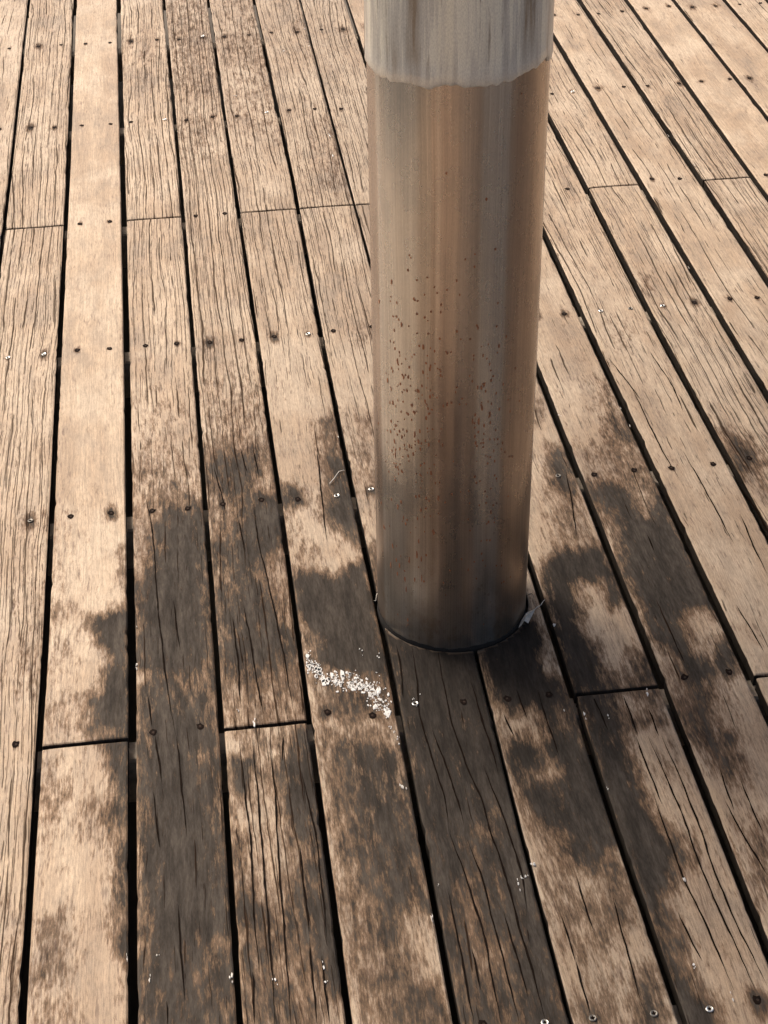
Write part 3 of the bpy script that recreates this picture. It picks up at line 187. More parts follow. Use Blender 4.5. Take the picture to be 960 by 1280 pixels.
# ------------------------------------------------------------------ weathered deck board
def wood_material():
    k = Nodes('weathered_deck_wood')
    uv = k.n('ShaderNodeUVMap', uv_map='UVMap').outputs[0]
    sp = k.n('ShaderNodeSeparateXYZ'); k.l(uv, sp.inputs[0])
    u, v = sp.outputs[0], sp.outputs[1]
    seed = k.attr('seed'); stain_a = k.attr('stain_gap_shade'); dens = k.attr('checks'); tone = k.attr('tone')
    zs = k.math('MULTIPLY', seed, 13.7)
    M = k.math
    # the grain wanders slowly from side to side
    w1 = k.noise(k.vec(M('MULTIPLY', u, 9.0), M('MULTIPLY', v, 1.6), zs), 1, 1, 0.4)
    w2 = k.noise(k.vec(M('MULTIPLY', u, 40.0), M('MULTIPLY', v, 14.0), zs), 1, 2, 0.5)
    ug = M('ADD', u, M('ADD', M('MULTIPLY', M('SUBTRACT', w1, 0.5), 0.030), M('MULTIPLY', M('SUBTRACT', w2, 0.5), 0.0022)))
    # tone fields
    broad = k.noise(k.vec(M('MULTIPLY', ug, 20.0), M('MULTIPLY', v, 1.6), zs), 1, 3, 0.55)
    blot = k.noise(k.vec(M('MULTIPLY', u, 22.0), M('MULTIPLY', v, 9.0), M('ADD', zs, 5.1)), 1, 4, 0.6)
    fine = k.noise(k.vec(M('MULTIPLY', ug, 420.0), M('MULTIPLY', v, 12.0), zs), 1, 3, 0.6)
    fleck = k.noise(k.vec(M('MULTIPLY', ug, 520.0), M('MULTIPLY', v, 70.0), zs), 1, 3, 0.7)
    grit = k.noise(k.vec(M('MULTIPLY', u, 900.0), M('MULTIPLY', v, 700.0), zs), 1, 2, 0.6)
    base = k.ramp(broad, [(0.28, WOOD_A), (0.5, WOOD_B), (0.72, WOOD_C)])
    grey = k.mix(M('MULTIPLY', k.smooth(blot, 0.46, 0.68), 0.45), base, WOOD_G)
    dapple = k.noise(k.vec(M('MULTIPLY', u, 7.0), M('MULTIPLY', v, 4.0), M('ADD', zs, 12.0)), 1, 5, 0.62)  # broad pale and dark blotches paint dappled light into the wood
    grey = k.mix(k.smooth(dapple, 0.42, 0.66, 0.0, 0.75), grey, WOOD_P)
    grey = k.mix(k.smooth(dapple, 0.46, 0.32, 0.0, 0.45), grey, WOOD_G)
    g1 = k.smooth(fine, 0.30, 0.70, 0.80, 1.12)
    g2 = k.smooth(fleck, 0.26, 0.60, 0.70, 1.06)
    g3 = k.smooth(grit, 0.3, 0.7, 0.90, 1.10)
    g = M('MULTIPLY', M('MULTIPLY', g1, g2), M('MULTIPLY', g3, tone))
    clean = k.mix(1.0, grey, k.vec(g, g, g), 'MULTIPLY')
    # short brown pore flecks lying along the grain
    pore = k.noise(k.vec(M('MULTIPLY', ug, 260.0), M('MULTIPLY', v, 26.0), M('ADD', zs, 2.2)), 1, 2, 0.5)
    porem = k.noise(k.vec(M('MULTIPLY', u, 26.0), M('MULTIPLY', v, 7.0), M('ADD', zs, 8.2)), 1, 3, 0.6)
    pf = M('MULTIPLY', k.smooth(pore, 0.57, 0.68), k.smooth(porem, 0.42, 0.62))
    clean = k.mix(M('MULTIPLY', pf, 0.62), clean, (0.145, 0.085, 0.055))
    # drying checks: two families of fine cracks running with the grain
    def checks(freq, wander, vmask, width, lo, hi, off):
        ln = M('ADD', M('MULTIPLY', ug, freq), M('MULTIPLY', k.noise(k.vec(M('MULTIPLY', u, 20.0), M('MULTIPLY', v, 2.2), M('ADD', zs, off)), 1, 4, 0.55), wander))
        fr = M('ABSOLUTE', M('SUBTRACT', M('FRACT', ln), 0.5))
        lid = M('FLOOR', ln)
        lm = k.noise(k.vec(M('MULTIPLY', lid, 3.77), M('MULTIPLY', v, vmask), M('ADD', zs, off + 9.1)), 1, 4, 0.6)
        on = k.smooth(M('ADD', lm, M('MULTIPLY', M('SUBTRACT', dens, 0.5), 0.50)), lo, hi)
        wr = k.noise(k.vec(M('MULTIPLY', lid, 7.31), M('MULTIPLY', v, 1.1), M('ADD', zs, off + 31.0)), 1, 1, 0.5)
        lw = M('MULTIPLY', on, M('MULTIPLY', k.smooth(wr, 0.3, 0.7, 0.55, 1.35), width * freq))
        sf = 0.00045 * freq
        return M('MULTIPLY', k.smooth(M('SUBTRACT', lw, fr), -sf, sf), k.smooth(on, 0.0, 0.35))
    crack = M('MAXIMUM', checks(48.0, 1.3, 3.2, 0.00112, 0.515, 0.60, 0.0), M('MULTIPLY', checks(95.0, 2.2, 9.0, 0.00072, 0.53, 0.64, 21.0), 0.8))
    crack = M('MAXIMUM', crack, M('MULTIPLY', checks(150.0, 3.5, 16.0, 0.00055, 0.57, 0.67, 47.0), 0.8))
    # mould and water staining: traced field broken up by grain
    ns1 = k.noise(k.vec(M('MULTIPLY', ug, 80.0), M('MULTIPLY', v, 20.0), M('ADD', zs, 4.4)), 1, 5, 0.70)
    ns2 = k.noise(k.vec(M('MULTIPLY', ug, 300.0), M('MULTIPLY', v, 48.0), zs), 1, 4, 0.70)
    t = M('ADD', stain_a, M('ADD', M('MULTIPLY', M('SUBTRACT', ns1, 0.5), 1.45), M('MULTIPLY', M('SUBTRACT', ns2, 0.5), 1.0)))
    dark_n = k.noise(k.vec(M('MULTIPLY', ug, 60.0), M('MULTIPLY', v, 9.0), M('ADD', zs, 6.6)), 1, 5, 0.7)
    sd = k.smooth(ns2, 0.30, 0.7, 0.68, 1.35)
    wet = k.attr('algae_gap_shade')
    dk = k.mix(wet, k.mix(k.smooth(dark_n, 0.34, 0.68), STAIN_D, STAIN_L), k.mix(k.smooth(dark_n, 0.34, 0.68), WET_D, WET_L))
    dark = k.mix(1.0, dk, k.vec(sd, sd, sd), 'MULTIPLY')
    brown = k.mix(1.0, clean, (0.50, 0.43, 0.38), 'MULTIPLY')
    c = k.mix(k.smooth(t, 0.16, 0.50), clean, brown)
    c = k.mix(k.smooth(t, 0.40, 0.84, 0.0, 0.95), c, dark)
    c = k.mix(M('MULTIPLY', crack, 0.84), c, (0.020, 0.011, 0.007))
    k.l(c, k.bsdf.inputs['Base Color'])
    r = k.smooth(t, 0.3, 0.7, 0.62, 0.80)
    k.l(r, k.bsdf.inputs['Roughness'])
    k.l(M('MULTIPLY', k.smooth(t, 0.3, 0.65, 0.46, 0.12), M('SUBTRACT', 1.0, M('MULTIPLY', crack, 0.95))), k.bsdf.inputs['Specular IOR Level'])
    h = M('ADD', M('MULTIPLY', fine, 0.35), M('ADD', M('MULTIPLY', fleck, 0.25), M('MULTIPLY', ns1, 0.25)))
    h = M('SUBTRACT', h, M('MULTIPLY', crack, 1.2))
    bp = k.n('ShaderNodeBump'); bp.inputs['Strength'].default_value = 0.55; bp.inputs['Distance'].default_value = 0.0016
    k.l(h, bp.inputs['Height']); k.l(bp.outputs[0], k.bsdf.inputs['Normal'])
    return k.m

def steel_material(coated=False):
    k = Nodes('weathered_zinc_coat' if coated else 'stained_steel')
    M = k.math
    uv = k.n('ShaderNodeUVMap', uv_map='UVMap').outputs[0]
    sp = k.n('ShaderNodeSeparateXYZ'); k.l(uv, sp.inputs[0])
    a, z = sp.outputs[0], sp.outputs[1]          # a: metres round the shaft, z: height
    wob = k.noise(k.vec(M('MULTIPLY', a, 14.0), M('MULTIPLY', z, 3.0), 0.0), 1, 2, 0.5)
    aw = M('ADD', a, M('MULTIPLY', M('SUBTRACT', wob, 0.5), 0.010))
    s1 = k.noise(k.vec(M('MULTIPLY', aw, 60.0), M('MULTIPLY', z, 0.6), 1.0), 1, 4, 0.6)
    s2 = k.noise(k.vec(M('MULTIPLY', aw, 420.0), M('MULTIPLY', z, 1.2), 2.0), 1, 2, 0.6)
    cl = k.noise(k.vec(M('MULTIPLY', a, 26.0), M('MULTIPLY', z, 12.0), 3.0), 1, 5, 0.65)
    gr = k.noise(k.vec(M('MULTIPLY', a, 700.0), M('MULTIPLY', z, 260.0), 4.0), 1, 3, 0.65)
    if coated:
        st = k.noise(k.vec(M('MULTIPLY', aw, 48.0), M('MULTIPLY', z, 2.4), 6.0), 1, 5, 0.62)
        base = k.ramp(st, [(0.36, (0.36, 0.28, 0.20)), (0.42, (0.50, 0.455, 0.385)), (0.48, (0.62, 0.595, 0.53)), (0.53, (0.72, 0.69, 0.61)), (0.58, (0.92, 0.89, 0.76))])
        pc = M('DIVIDE', M('ADD', aw, M('MULTIPLY', M('SUBTRACT', cl, 0.5), 0.006)), COL_R * 2 * math.pi)
        drip = k.ramp(pc, [(q, (w, w, w)) for q, w in ((0, 0), (.072, 0), (.080, .55), (.092, .5), (.100, 0), (.150, .1), (.185, .1), (.190, .75), (.197, .2), (.201, .95), (.212, .9), (.219, .15), (.250, .1), (.262, .5), (.275, .45), (.29, 0), (1, 0))])
        base = k.mix(M('MULTIPLY', drip, k.smooth(st, 0.34, 0.56, 0.45, 1.0)), base, (0.93, 0.89, 0.74))
        run = k.noise(k.vec(M('MULTIPLY', aw, 120.0), M('MULTIPLY', z, 7.0), 16.0), 1, 4, 0.65)
        base = k.mix(k.smooth(run, 0.58, 0.66, 0.0, 0.60), base, (0.25, 0.19, 0.14))
        edge = k.smooth(M('ADD', z, M('MULTIPLY', M('SUBTRACT', cl, 0.5), 0.05)), 0.945, 1.00, 0.75, 0.0)
        base = k.mix(edge, base, (0.80, 0.78, 0.71))
        g = k.smooth(gr, 0.3, 0.7, 0.86, 1.1)
        k.l(k.mix(1.0, base, k.vec(g, g, g), 'MULTIPLY'), k.bsdf.inputs['Base Color'])
        k.bsdf.inputs['Metallic'].default_value = 0.22
        k.bsdf.inputs['Roughness'].default_value = 0.30
        hh = M('ADD', M('MULTIPLY', st, 0.8), M('MULTIPLY', cl, 0.5))
        bp = k.n('ShaderNodeBump'); bp.inputs['Strength'].default_value = 0.5; bp.inputs['Distance'].default_value = 0.003
    else:
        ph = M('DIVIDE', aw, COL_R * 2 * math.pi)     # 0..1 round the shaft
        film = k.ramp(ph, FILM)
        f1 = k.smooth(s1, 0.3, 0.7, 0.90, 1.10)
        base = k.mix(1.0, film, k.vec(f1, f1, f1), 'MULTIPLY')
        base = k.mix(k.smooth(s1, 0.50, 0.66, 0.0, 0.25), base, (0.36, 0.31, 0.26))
        # splash zone: dirt and thin rust bloom near the deck
        low = k.smooth(M('ADD', z, M('MULTIPLY', M('SUBTRACT', cl, 0.5), 0.30)), 0.0, 0.40, 1.0, 0.0)
        base = k.mix(M('MULTIPLY', low, k.smooth(s1, 0.35, 0.62, 0.15, 0.50)), base, (0.32, 0.28, 0.215))
        rust = M('MULTIPLY', k.smooth(cl, 0.52, 0.66), k.smooth(z, 0.0, 0.30, 0.8, 0.0))
        base = k.mix(M('MULTIPLY', rust, 0.6), base, (0.24, 0.155, 0.085))
        spl = k.voro(k.vec(M('MULTIPLY', a, 95.0), M('MULTIPLY', z, 60.0), 0.0), 'F1')
        sm = M('MULTIPLY', k.smooth(spl, 0.26, 0.14), k.smooth(M('ADD', z, M('MULTIPLY', M('SUBTRACT', cl, 0.5), 0.5)), 0.04, 0.26, 0.55, 0.0))
        base = k.mix(sm, base, (0.34, 0.29, 0.23))
        g = k.smooth(gr, 0.3, 0.7, 0.90, 1.08)
        f2 = k.smooth(s2, 0.3, 0.7, 0.86, 1.10)
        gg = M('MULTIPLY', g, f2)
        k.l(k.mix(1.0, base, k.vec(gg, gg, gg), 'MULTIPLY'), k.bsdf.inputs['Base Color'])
        k.bsdf.inputs['Metallic'].default_value = 0.92
        k.l(k.smooth(M('ADD', cl, M('MULTIPLY', low, 0.2)), 0.3, 0.9, 0.20, 0.42), k.bsdf.inputs['Roughness'])
        hh = M('MULTIPLY', s2, 0.4)
        bp = k.n('ShaderNodeBump'); bp.inputs['Strength'].default_value = 0.10; bp.inputs['Distance'].default_value = 0.0008
    k.l(hh, bp.inputs['Height']); k.l(bp.outputs[0], k.bsdf.inputs['Normal'])
    return k.m

M_WOOD = wood_material()
M_CHECK = plain('open_check', (0.012, 0.008, 0.006), 0.95, spec=0.03)
M_JOIST = plain('joist_timber', (0.46, 0.38, 0.29), 0.85, 0, 0.3, 40)
M_HOLE = plain('rusty_nail_hole', (0.014, 0.009, 0.007), 0.9, spec=0.05)
M_RUST = plain('rusted_nail_head', (0.040, 0.024, 0.016), 0.8, 0.2, spec=0.2)
M_ZINC = plain('zinc_screw_head', (0.78, 0.76, 0.70), 0.28, 0.9, 0.1)
M_DULL = plain('dull_screw_head', (0.24, 0.22, 0.19), 0.5, 0.8, 0.2)
M_PAINT = plain('white_paint', (0.74, 0.71, 0.66), 0.5, 0, 0.08)
M_CHIP = plain('pale_chip', (0.62, 0.57, 0.50), 0.6, 0, 0.2)
M_LEAF = plain('bleached_leaf', (0.50, 0.46, 0.40), 0.7, 0, 0.2, 300)
M_STALK = plain('dry_stalk', (0.30, 0.22, 0.15), 0.7, 0, 0.2, 300)
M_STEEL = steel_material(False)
M_COAT = steel_material(True)
M_RSPOT = plain('rust_spot', (0.36, 0.155, 0.075), 0.8, 0.0, 0.35, 400)
M_SEAL = plain('dark_steel_foot', (0.020, 0.016, 0.013), 0.8)

# ------------------------------------------------------------------ the ground
def ground():
    k = Nodes('soil')
    tc = k.n('ShaderNodeTexCoord').outputs['Object']
    c = k.ramp(k.noise(tc, 3.0, 6, 0.65), [(0.3, (0.05, 0.04, 0.03)), (0.7, (0.13, 0.105, 0.08))])
    k.l(c, k.bsdf.inputs['Base Color']); k.bsdf.inputs['Roughness'].default_value = 0.95
    s = 400.0
    o = obj_from('ground', [(-s, -s, -.42), (s, -s, -.42), (s, s, -.42), (-s, s, -.42)], [(0, 1, 2, 3)], [k.m])
    describe(o, 'bare dark soil under the deck', kind='structure')
ground()

# ------------------------------------------------------------------ the deck
deck = link(bpy.data.objects.new('deck', None))
deck.location = (0, 0, -THICK - 0.09)
describe(deck, 'weathered timber deck of long tan boards with black water stains', kind='structure')
DZ = THICK + 0.09

def on_deck(o):
    o.parent = deck
    o.location = (o.location[0], o.location[1], o.location[2] + DZ)
    return o

Y0, Y1 = JOIST0 - 11 * JOIST_STEP, JOIST0 + 3 * JOIST_STEP
X0, X1 = GAPS['-8'][0][0], GAPS['24'][0][0]
def joist_y(r):
    return JOIST0 - r * JOIST_STEP
def joist():
    hw, d, ch = 0.0225, 0.088, 0.004
    prof = [(-hw, -d), (-hw, -ch), (-hw + ch, 0), (hw - ch, 0), (hw, -ch), (hw, -d)]
    vs = [(x, y, z) for x in (X0, X1) for y, z in prof]
    n = len(prof)
    fs = [(i, (i + 1) % n, n + (i + 1) % n, n + i) for i in range(n)] + [tuple(range(n))[::-1], tuple(range(n, 2 * n))]
    return obj_from('joist', vs, fs, [M_JOIST])
j0 = joist()
for r in range(-3, 12):
    o = j0 if r == -3 else j0.copy()
    if r != -3: C.objects.link(o)
    o.location = (0, joist_y(r), -THICK - 0.0015)
    on_deck(o)

GW = {0: .008, 1: .0105, 2: .0130, 3: .0085, 4: .0085, 5: .0095, 6: .0060, 7: .0115, 8: .0140, 9: .0155, 10: .0150, 11: .0150, 12: .0160, 13: .0140, 14: .013, 15: .013}
def gap_x(k, y):
    p = np.array(GAPS[str(k)])
    return np.interp(y, p[:, 0 + 1], p[:, 0])
def gap_w(k):
    return GW.get(k, .0095)

# joints: row offset of the butt joints of each board (they repeat every six joists)
JOINT = {0: 1, 1: 4, 2: 1, 3: 4, 4: 1, 5: 7, 6: 1, 7: 4, 8: 7, 9: 4, 10: 1, 11: 4, 12: 1, 13: 4, -1: 4}
CHECKS = {-1: .60, 0: .74, 1: .10, 2: .46, 3: .56, 4: .30, 5: .34, 6: .22, 7: .32, 8: .42, 9: .42, 10: .66, 11: .52, 12: .70, 13: .3, 14: .35, 15: .6}
# how cracked a board is at its far end, where it differs
CHECKS_FAR = {2: .74, 4: .70, 5: .74, 6: .70, 8: .5, 9: .66, 3: .84, 7: .5}
TONE = {-1: .98, 0: 1.0, 1: 1.05, 2: 1.02, 3: .98, 4: .92, 5: .88, 6: .82, 7: .95, 8: .95, 9: .97, 10: .97, 11: .98, 12: .97, 13: 1.02, 14: 1.0, 15: 1.0}  # wood tone per board; darker middle boards also stand in for light falloff

def poly_sd(px, py, P):
    """signed distance (inside positive) from points to a polygon"""
    d = np.full(px.shape, 1e9); ins = np.zeros(px.shape, bool)
    n = len(P)
    for i in range(n):
        x0, y0 = P[i]; x1, y1 = P[(i + 1) % n]
        ex, ey = x1 - x0, y1 - y0
        t = np.clip(((px - x0) * ex + (py - y0) * ey) / (ex * ex + ey * ey + 1e-12), 0, 1)
        d = np.minimum(d, np.hypot(px - x0 - t * ex, (py - y0 - t * ey)))
        c = ((y0 > py) != (y1 > py)) & (px < ex * (py - y0) / (ey if abs(ey) > 1e-12 else 1e-12) + x0)
        ins ^= c
    return np.where(ins, d, -d)

STAIN_BY = {}
for b, v, s, P in STAINS:
    STAIN_BY.setdefault(b, []).append((v, s, P))

def wobble(t, ph, amp, f):
    return amp * (np.sin(t * f + ph) + .6 * np.sin(t * f * 2.3 + ph * 1.7) + .4 * np.sin(t * f * 5.1 + ph * .6)) / 2

def plank(b, y0, y1, halos):
    near = (-1 <= b <= 15)
    nx = 20 if near else 4
    ys = [y0, y0 + .002]
    y = y0 + .002
    while y < y1 - .02:
        inview = near and -1.15 < y < 3.2
        y += .010 if (inview and y < 1.0) else (.02 if inview else .15)
        ys.append(min(y, y1 - .004))
    ys = sorted(set([a for a in ys if a < y1 - .003])) + [y1 - .002, y1]
    ys = np.array(ys)
    ph = rng.uniform(0, 60)
    lx = gap_x(b, ys) + gap_w(b) / 2 + wobble(ys, ph, .0004, 7)
    rx = gap_x(b + 1, ys) - gap_w(b + 1) / 2 + wobble(ys, ph + 9, .0004, 6)
    # nibbled arrises
    for arr, sg in ((lx, 1), (rx, -1)):
        chip = nrng.rand(len(ys)) ** 22 * .0026
        chip = np.convolve(chip, [.3, 1, .3], 'same')
        arr += sg * np.minimum(chip, .003)
    cx = (lx + rx) / 2
    tt = np.linspace(0, 1, nx + 1)
    bev = .0022
    prof_x = []; prof_z = []
    prof_x.append(lx); prof_z.append(np.full(len(ys), -THICK))
    prof_x.append(lx); prof_z.append(np.full(len(ys), -.0060))
    prof_x.append(lx); prof_z.append(np.full(len(ys), -bev))
    rise = rng.uniform(-.0008, .0008)
    cup = rng.uniform(-.0010, .0012)
    dip = np.zeros(len(ys)); dip[0] = dip[-1] = -.0012
    for t in tt:
        prof_x.append(lx + bev + (rx - lx - 2 * bev) * t)
        z = rise + cup * (1 - (2 * t - 1) ** 2) + wobble(ys, ph + 7 * t, .0004, 14) + dip
        prof_z.append(z - (.0004 if t in (0., 1.) else 0))
    prof_x.append(rx); prof_z.append(np.full(len(ys), -bev))
    prof_x.append(rx); prof_z.append(np.full(len(ys), -.0060))
    prof_x.append(rx); prof_z.append(np.full(len(ys), -THICK))
    PX = np.array(prof_x); PZ = np.array(prof_z); m, n = PX.shape
    PY = np.tile(ys, (m, 1))
    V = np.stack([PX, PY, PZ], 2).reshape(-1, 3)
    idx = np.arange(m * n).reshape(m, n)
    a = idx; bb = np.roll(idx, -1, 0)
    F = np.stack([a[:, :-1], a[:, 1:], bb[:, 1:], bb[:, :-1]], 2).reshape(-1, 4)
    faces = F.tolist() + [idx[:, 0].tolist(), idx[::-1, -1].tolist()]
    nf = len(faces)
    verts = V.tolist()
    fm = [0] * nf
    # open checks: sunk-looking dark slivers following the grain
    for cb, P in CRACKS:
        if cb != b: continue
        P = np.array(P)
        if P[:, 1].mean() < y0 or P[:, 1].mean() > y1: continue
        seg = np.hypot(*np.diff(P, axis=0).T); L = np.concatenate([[0], np.cumsum(seg)])
        ns = max(4, int(L[-1] / .012))
        s = np.linspace(0, L[-1], ns)
        X = np.interp(s, L, P[:, 0]); Y = np.interp(s, L, P[:, 1])
        kk = np.ones(5) / 5
        if ns > 8:
            X[2:-2] = np.convolve(X, kk, 'valid')
        X = X + wobble(s, rng.uniform(0, 9), .0009, 55)
        tq = s / L[-1]
        wd = (.0011 * np.minimum(1, 4.5 * np.minimum(tq, 1 - tq)) + .00012) * (1 + .35 * nrng.randn(ns) * .6).clip(.4, 1.8)
        ok = (Y > y0 + .001) & (Y < y1 - .001)
        base = len(verts)
        lxx = np.interp(Y, ys, lx); rxx = np.interp(Y, ys, rx)
        X = np.clip(X, lxx + .004, rxx - .004)
        tl = (X - lxx - bev) / (rxx - lxx - 2 * bev)
        zt = rise + cup * (1 - (2 * tl - 1) ** 2) + .0007
        ci = [i for i in range(ns) if ok[i]]
        for i in ci:
            verts.append([X[i] - wd[i], Y[i], zt[i]]); verts.append([X[i] + wd[i], Y[i], zt[i]])
        for q in range(len(ci) - 1):
            faces.append([base + 2 * q, base + 2 * q + 1, base + 2 * q + 3, base + 2 * q + 2]); fm.append(1)
    me = bpy.data.meshes.new('plank')
    me.from_pydata(verts, [], faces)
    me.materials.append(M_WOOD); me.materials.append(M_CHECK)
    me.polygons.foreach_set('material_index', fm)
    V = np.array(verts)
    # per-vertex fields
    S = np.zeros(len(V)); W = np.zeros(len(V))
    top = V[:, 2] > -.01
    if near:
        px, py = V[:, 0], V[:, 1]
        for v, s, P in STAIN_BY.get(b, []):
            PP = np.array(P)
            if PP[:, 1].max() < y0 - .1 or PP[:, 1].min() > y1 + .1: continue
            s = s * 1.9 + .008
            v = min(1.2, v * 1.06 + .02) if v > .25 else v
            f = np.clip(.5 + poly_sd(px, py, P) / (2 * s), 0, 1)
            S = S * (1 - f) + v * f
        for hx, hy, hr in halos:
            d = np.hypot((px - hx) * 1.3, (py - hy) * .65)
            S = np.maximum(S, .78 * np.clip(1.25 - d / hr, 0, 1) if hr > 0 else 0)
        W = np.clip(1.25 - np.hypot(px - .03, (py + .10) * .8) / .34, 0, 1)
        W = np.where((b >= 5) & (b <= 7), W, W * .35)
        S = np.maximum(S, np.where((b == 5) | (b == 6), .95 * np.clip(1.6 - np.hypot(px, py) / .10 , 0, 1) * (py < .02), 0))
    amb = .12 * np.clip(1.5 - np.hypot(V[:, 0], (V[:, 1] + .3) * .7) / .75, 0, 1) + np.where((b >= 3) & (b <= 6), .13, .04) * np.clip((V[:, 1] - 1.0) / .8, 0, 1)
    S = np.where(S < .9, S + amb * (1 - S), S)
    # sides painted near black, putting the gap shade into the colour
    S = np.where(V[:, 2] < -.0055, 1.4, S)
    W = np.where(V[:, 2] < -.0055, 1.0, W)
    far = np.clip((V[:, 1] - .2) / 1.0, 0, 1)
    cb = CHECKS.get(b, .5); cf = CHECKS_FAR.get(b, cb)
    dn = cb * (1 - far) + cf * far
    sd = rng.uniform(0, 40)
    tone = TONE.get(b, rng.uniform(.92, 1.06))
    for name, arr in (('stain_gap_shade', S), ('algae_gap_shade', W), ('checks', dn), ('tone', np.full(len(V), tone)), ('seed', np.full(len(V), sd))):
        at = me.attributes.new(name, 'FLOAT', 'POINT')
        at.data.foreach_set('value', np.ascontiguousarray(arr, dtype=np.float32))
    uvl = me.uv_layers.new(name='UVMap')
    li = np.empty(len(me.loops), dtype=np.int32); me.loops.foreach_get('vertex_index', li)
    cxx = np.interp(V[:, 1], ys, cx)
    uvv = np.stack([V[:, 0] - cxx + V[:, 2] * .3 + sd * .37, V[:, 1]], 1)
    uvl.data.foreach_set('uv', np.ascontiguousarray(uvv[li].reshape(-1), dtype=np.float32))
    me.update()
    o = link(bpy.data.objects.new('plank', me))
    on_deck(o)
    def top_z(x, y):
        l, r = np.interp(y, ys, lx), np.interp(y, ys, rx)
        q = (x - l - bev) / (r - l - 2 * bev)
        return float(rise + cup * (1 - (2 * q - 1) ** 2) + wobble(y, ph + 7 * q, .0004, 14))
    return o, top_z

def cut_for_column(o):
    n = 64; R = COL_R + .0045
    vs = [(R * math.cos(2 * math.pi * i / n), R * math.sin(2 * math.pi * i / n), z) for z in (-.1, .1) for i in range(n)]
    fs = [(i, (i + 1) % n, n + (i + 1) % n, n + i) for i in range(n)] + [tuple(range(n))[::-1], tuple(range(n, 2 * n))]
    cut = obj_from('cutter', vs, fs, [M_WOOD])
    cut.location = (0, 0, 0)
    md = o.modifiers.new('b', 'BOOLEAN'); md.operation = 'DIFFERENCE'; md.object = cut; md.solver = 'FAST'
    bpy.context.view_layer.update()
    dg = bpy.context.evaluated_depsgraph_get()
    me = bpy.data.meshes.new_from_object(o.evaluated_get(dg), preserve_all_data_layers=True, depsgraph=dg)
    o.modifiers.remove(md)
    o.data = me
    bpy.data.objects.remove(cut)

# ------------------------------------------------------------------ fixings
def fixing_mesh(kind):
    vs, fs, fm = [], [], []
    r = random.Random(kind)
    def ring(rad, z, n, jx=0., jy=1., ox=0, oy=0):
        b = len(vs)
        for i in range(n):
            a = 2 * math.pi * i / n
            q = rad * (1 + r.uniform(-jx, jx))
            vs.append((ox + q * math.cos(a), oy + q * jy * math.sin(a), z))
        return list(range(b, b + n))
    def bridge(A, B, m):
        n = len(A)
        for i in range(n):
            fs.append((A[i], A[(i + 1) % n], B[(i + 1) % n], B[i])); fm.append(m)
    if kind.startswith('hole'):
        A = ring(.0056, .0002, 10, .3, 1.3); B = ring(.0038, .0008, 10, .2, 1.25); D = ring(.0020, .0006, 10, .1)
        bridge(A, B, 0); bridge(B, D, 0); fs.append(tuple(D)); fm.append(1)
    else:
        A = ring(.0052, .0002, 12); B = ring(.0050, .0014, 12); D = ring(.0042, .0019, 12); E = ring(.0022, .0012, 12); G = ring(.0017, .0004, 12)
        bridge(A, B, 0); bridge(B, D, 0); bridge(D, E, 0); bridge(E, G, 1); fs.append(tuple(G)); fm.append(1)
        for ang in (0.4, 0.4 + math.pi / 2):      # cross slot
            c, s = math.cos(ang), math.sin(ang); b = len(vs)
            for x, y in ((-.0030, -.0006), (.0030, -.0006), (.0030, .0006), (-.0030, .0006)):
                vs.append((x * c - y * s, x * s + y * c, .0021 if ang < 1 else .00222))
            fs.append((b, b + 1, b + 2, b + 3)); fm.append(1)
    return vs, fs, fm
FIX = {}
def fixing(kind, x, y, parent, z=.0006):
    name = 'nail' if kind.startswith('hole') else 'screw'
    if kind not in FIX:
        vs, fs, fm = fixing_mesh(kind)
        mats = [M_HOLE, M_RUST] if kind.startswith('hole') else ([M_ZINC, M_HOLE] if kind == 'bright' else [M_DULL, M_HOLE])
        me = bpy.data.meshes.new(name); me.from_pydata(vs, [], fs)
        for m in mats: me.materials.append(m)
        me.polygons.foreach_set('material_index', fm); me.update()
        FIX[kind] = me
    o = link(bpy.data.objects.new(name, FIX[kind]), parent)
    o.location = (x, y, z)
    o.rotation_euler = (rng.uniform(-.08, .08), rng.uniform(-.08, .08), rng.uniform(-.4, .4))
    if kind == 'bright': o['label'] = 'bright zinc cross-slot screw head'
    if kind == 'dull': o['label'] = 'dull grey cross-slot screw head'
    return o

NA = np.array(NAILS); BR = np.array(BRIGHT); DU = np.array(DULL)
def board_of(x, y):
    for k in range(-8, 24):
        if gap_x(k, y) < x < gap_x(k + 1, y): return k
    return None
NB = [board_of(a[0], a[1]) for a in NAILS]

def fixings_for(b, y0, y1, rows_lo, rows_hi):
    """(x, y, kind) of the fixings of one board between two joints"""
    out = []
    for r in range(-3, 12):
        y = joist_y(r)
        if not (y0 - .001 < y < y1 + .001): continue
        if y - y0 < .04: yy = y0 + .024
        elif y1 - y < .04: yy = y1 - .024
        else: yy = y
        lx, rx = gap_x(b, yy) + .006, gap_x(b + 1, yy) - .006
        got = [NAILS[i] for i in range(len(NAILS)) if NB[i] == b and abs(NAILS[i][1] - yy) < .085 and y0 < NAILS[i][1] < y1]
        done = []
        for x, ny in got:
            out.append((min(max(x, lx + .012), rx - .012), min(max(ny, y0 + .010), y1 - .010))); done.append((x - lx) / (rx - lx))
        for s in (.24, .77):
            if len(done) < 2 and not any(abs(s - q) < .28 for q in done):
                out.append((lx + (rx - lx) * (s + rng.uniform(-.05, .05)), yy + rng.uniform(-.008, .008)))
    res = []
    for x, y in out:
        k = rng.choice(('hole_a', 'hole_b', 'hole_c'))
        if np.hypot(BR[:, 0] - x, (BR[:, 1] - y) * .6).min() < .014: k = 'bright'
        elif np.hypot(DU[:, 0] - x, (DU[:, 1] - y) * .6).min() < .014: k = 'dull'
        res.append((x, y, k))
    return res

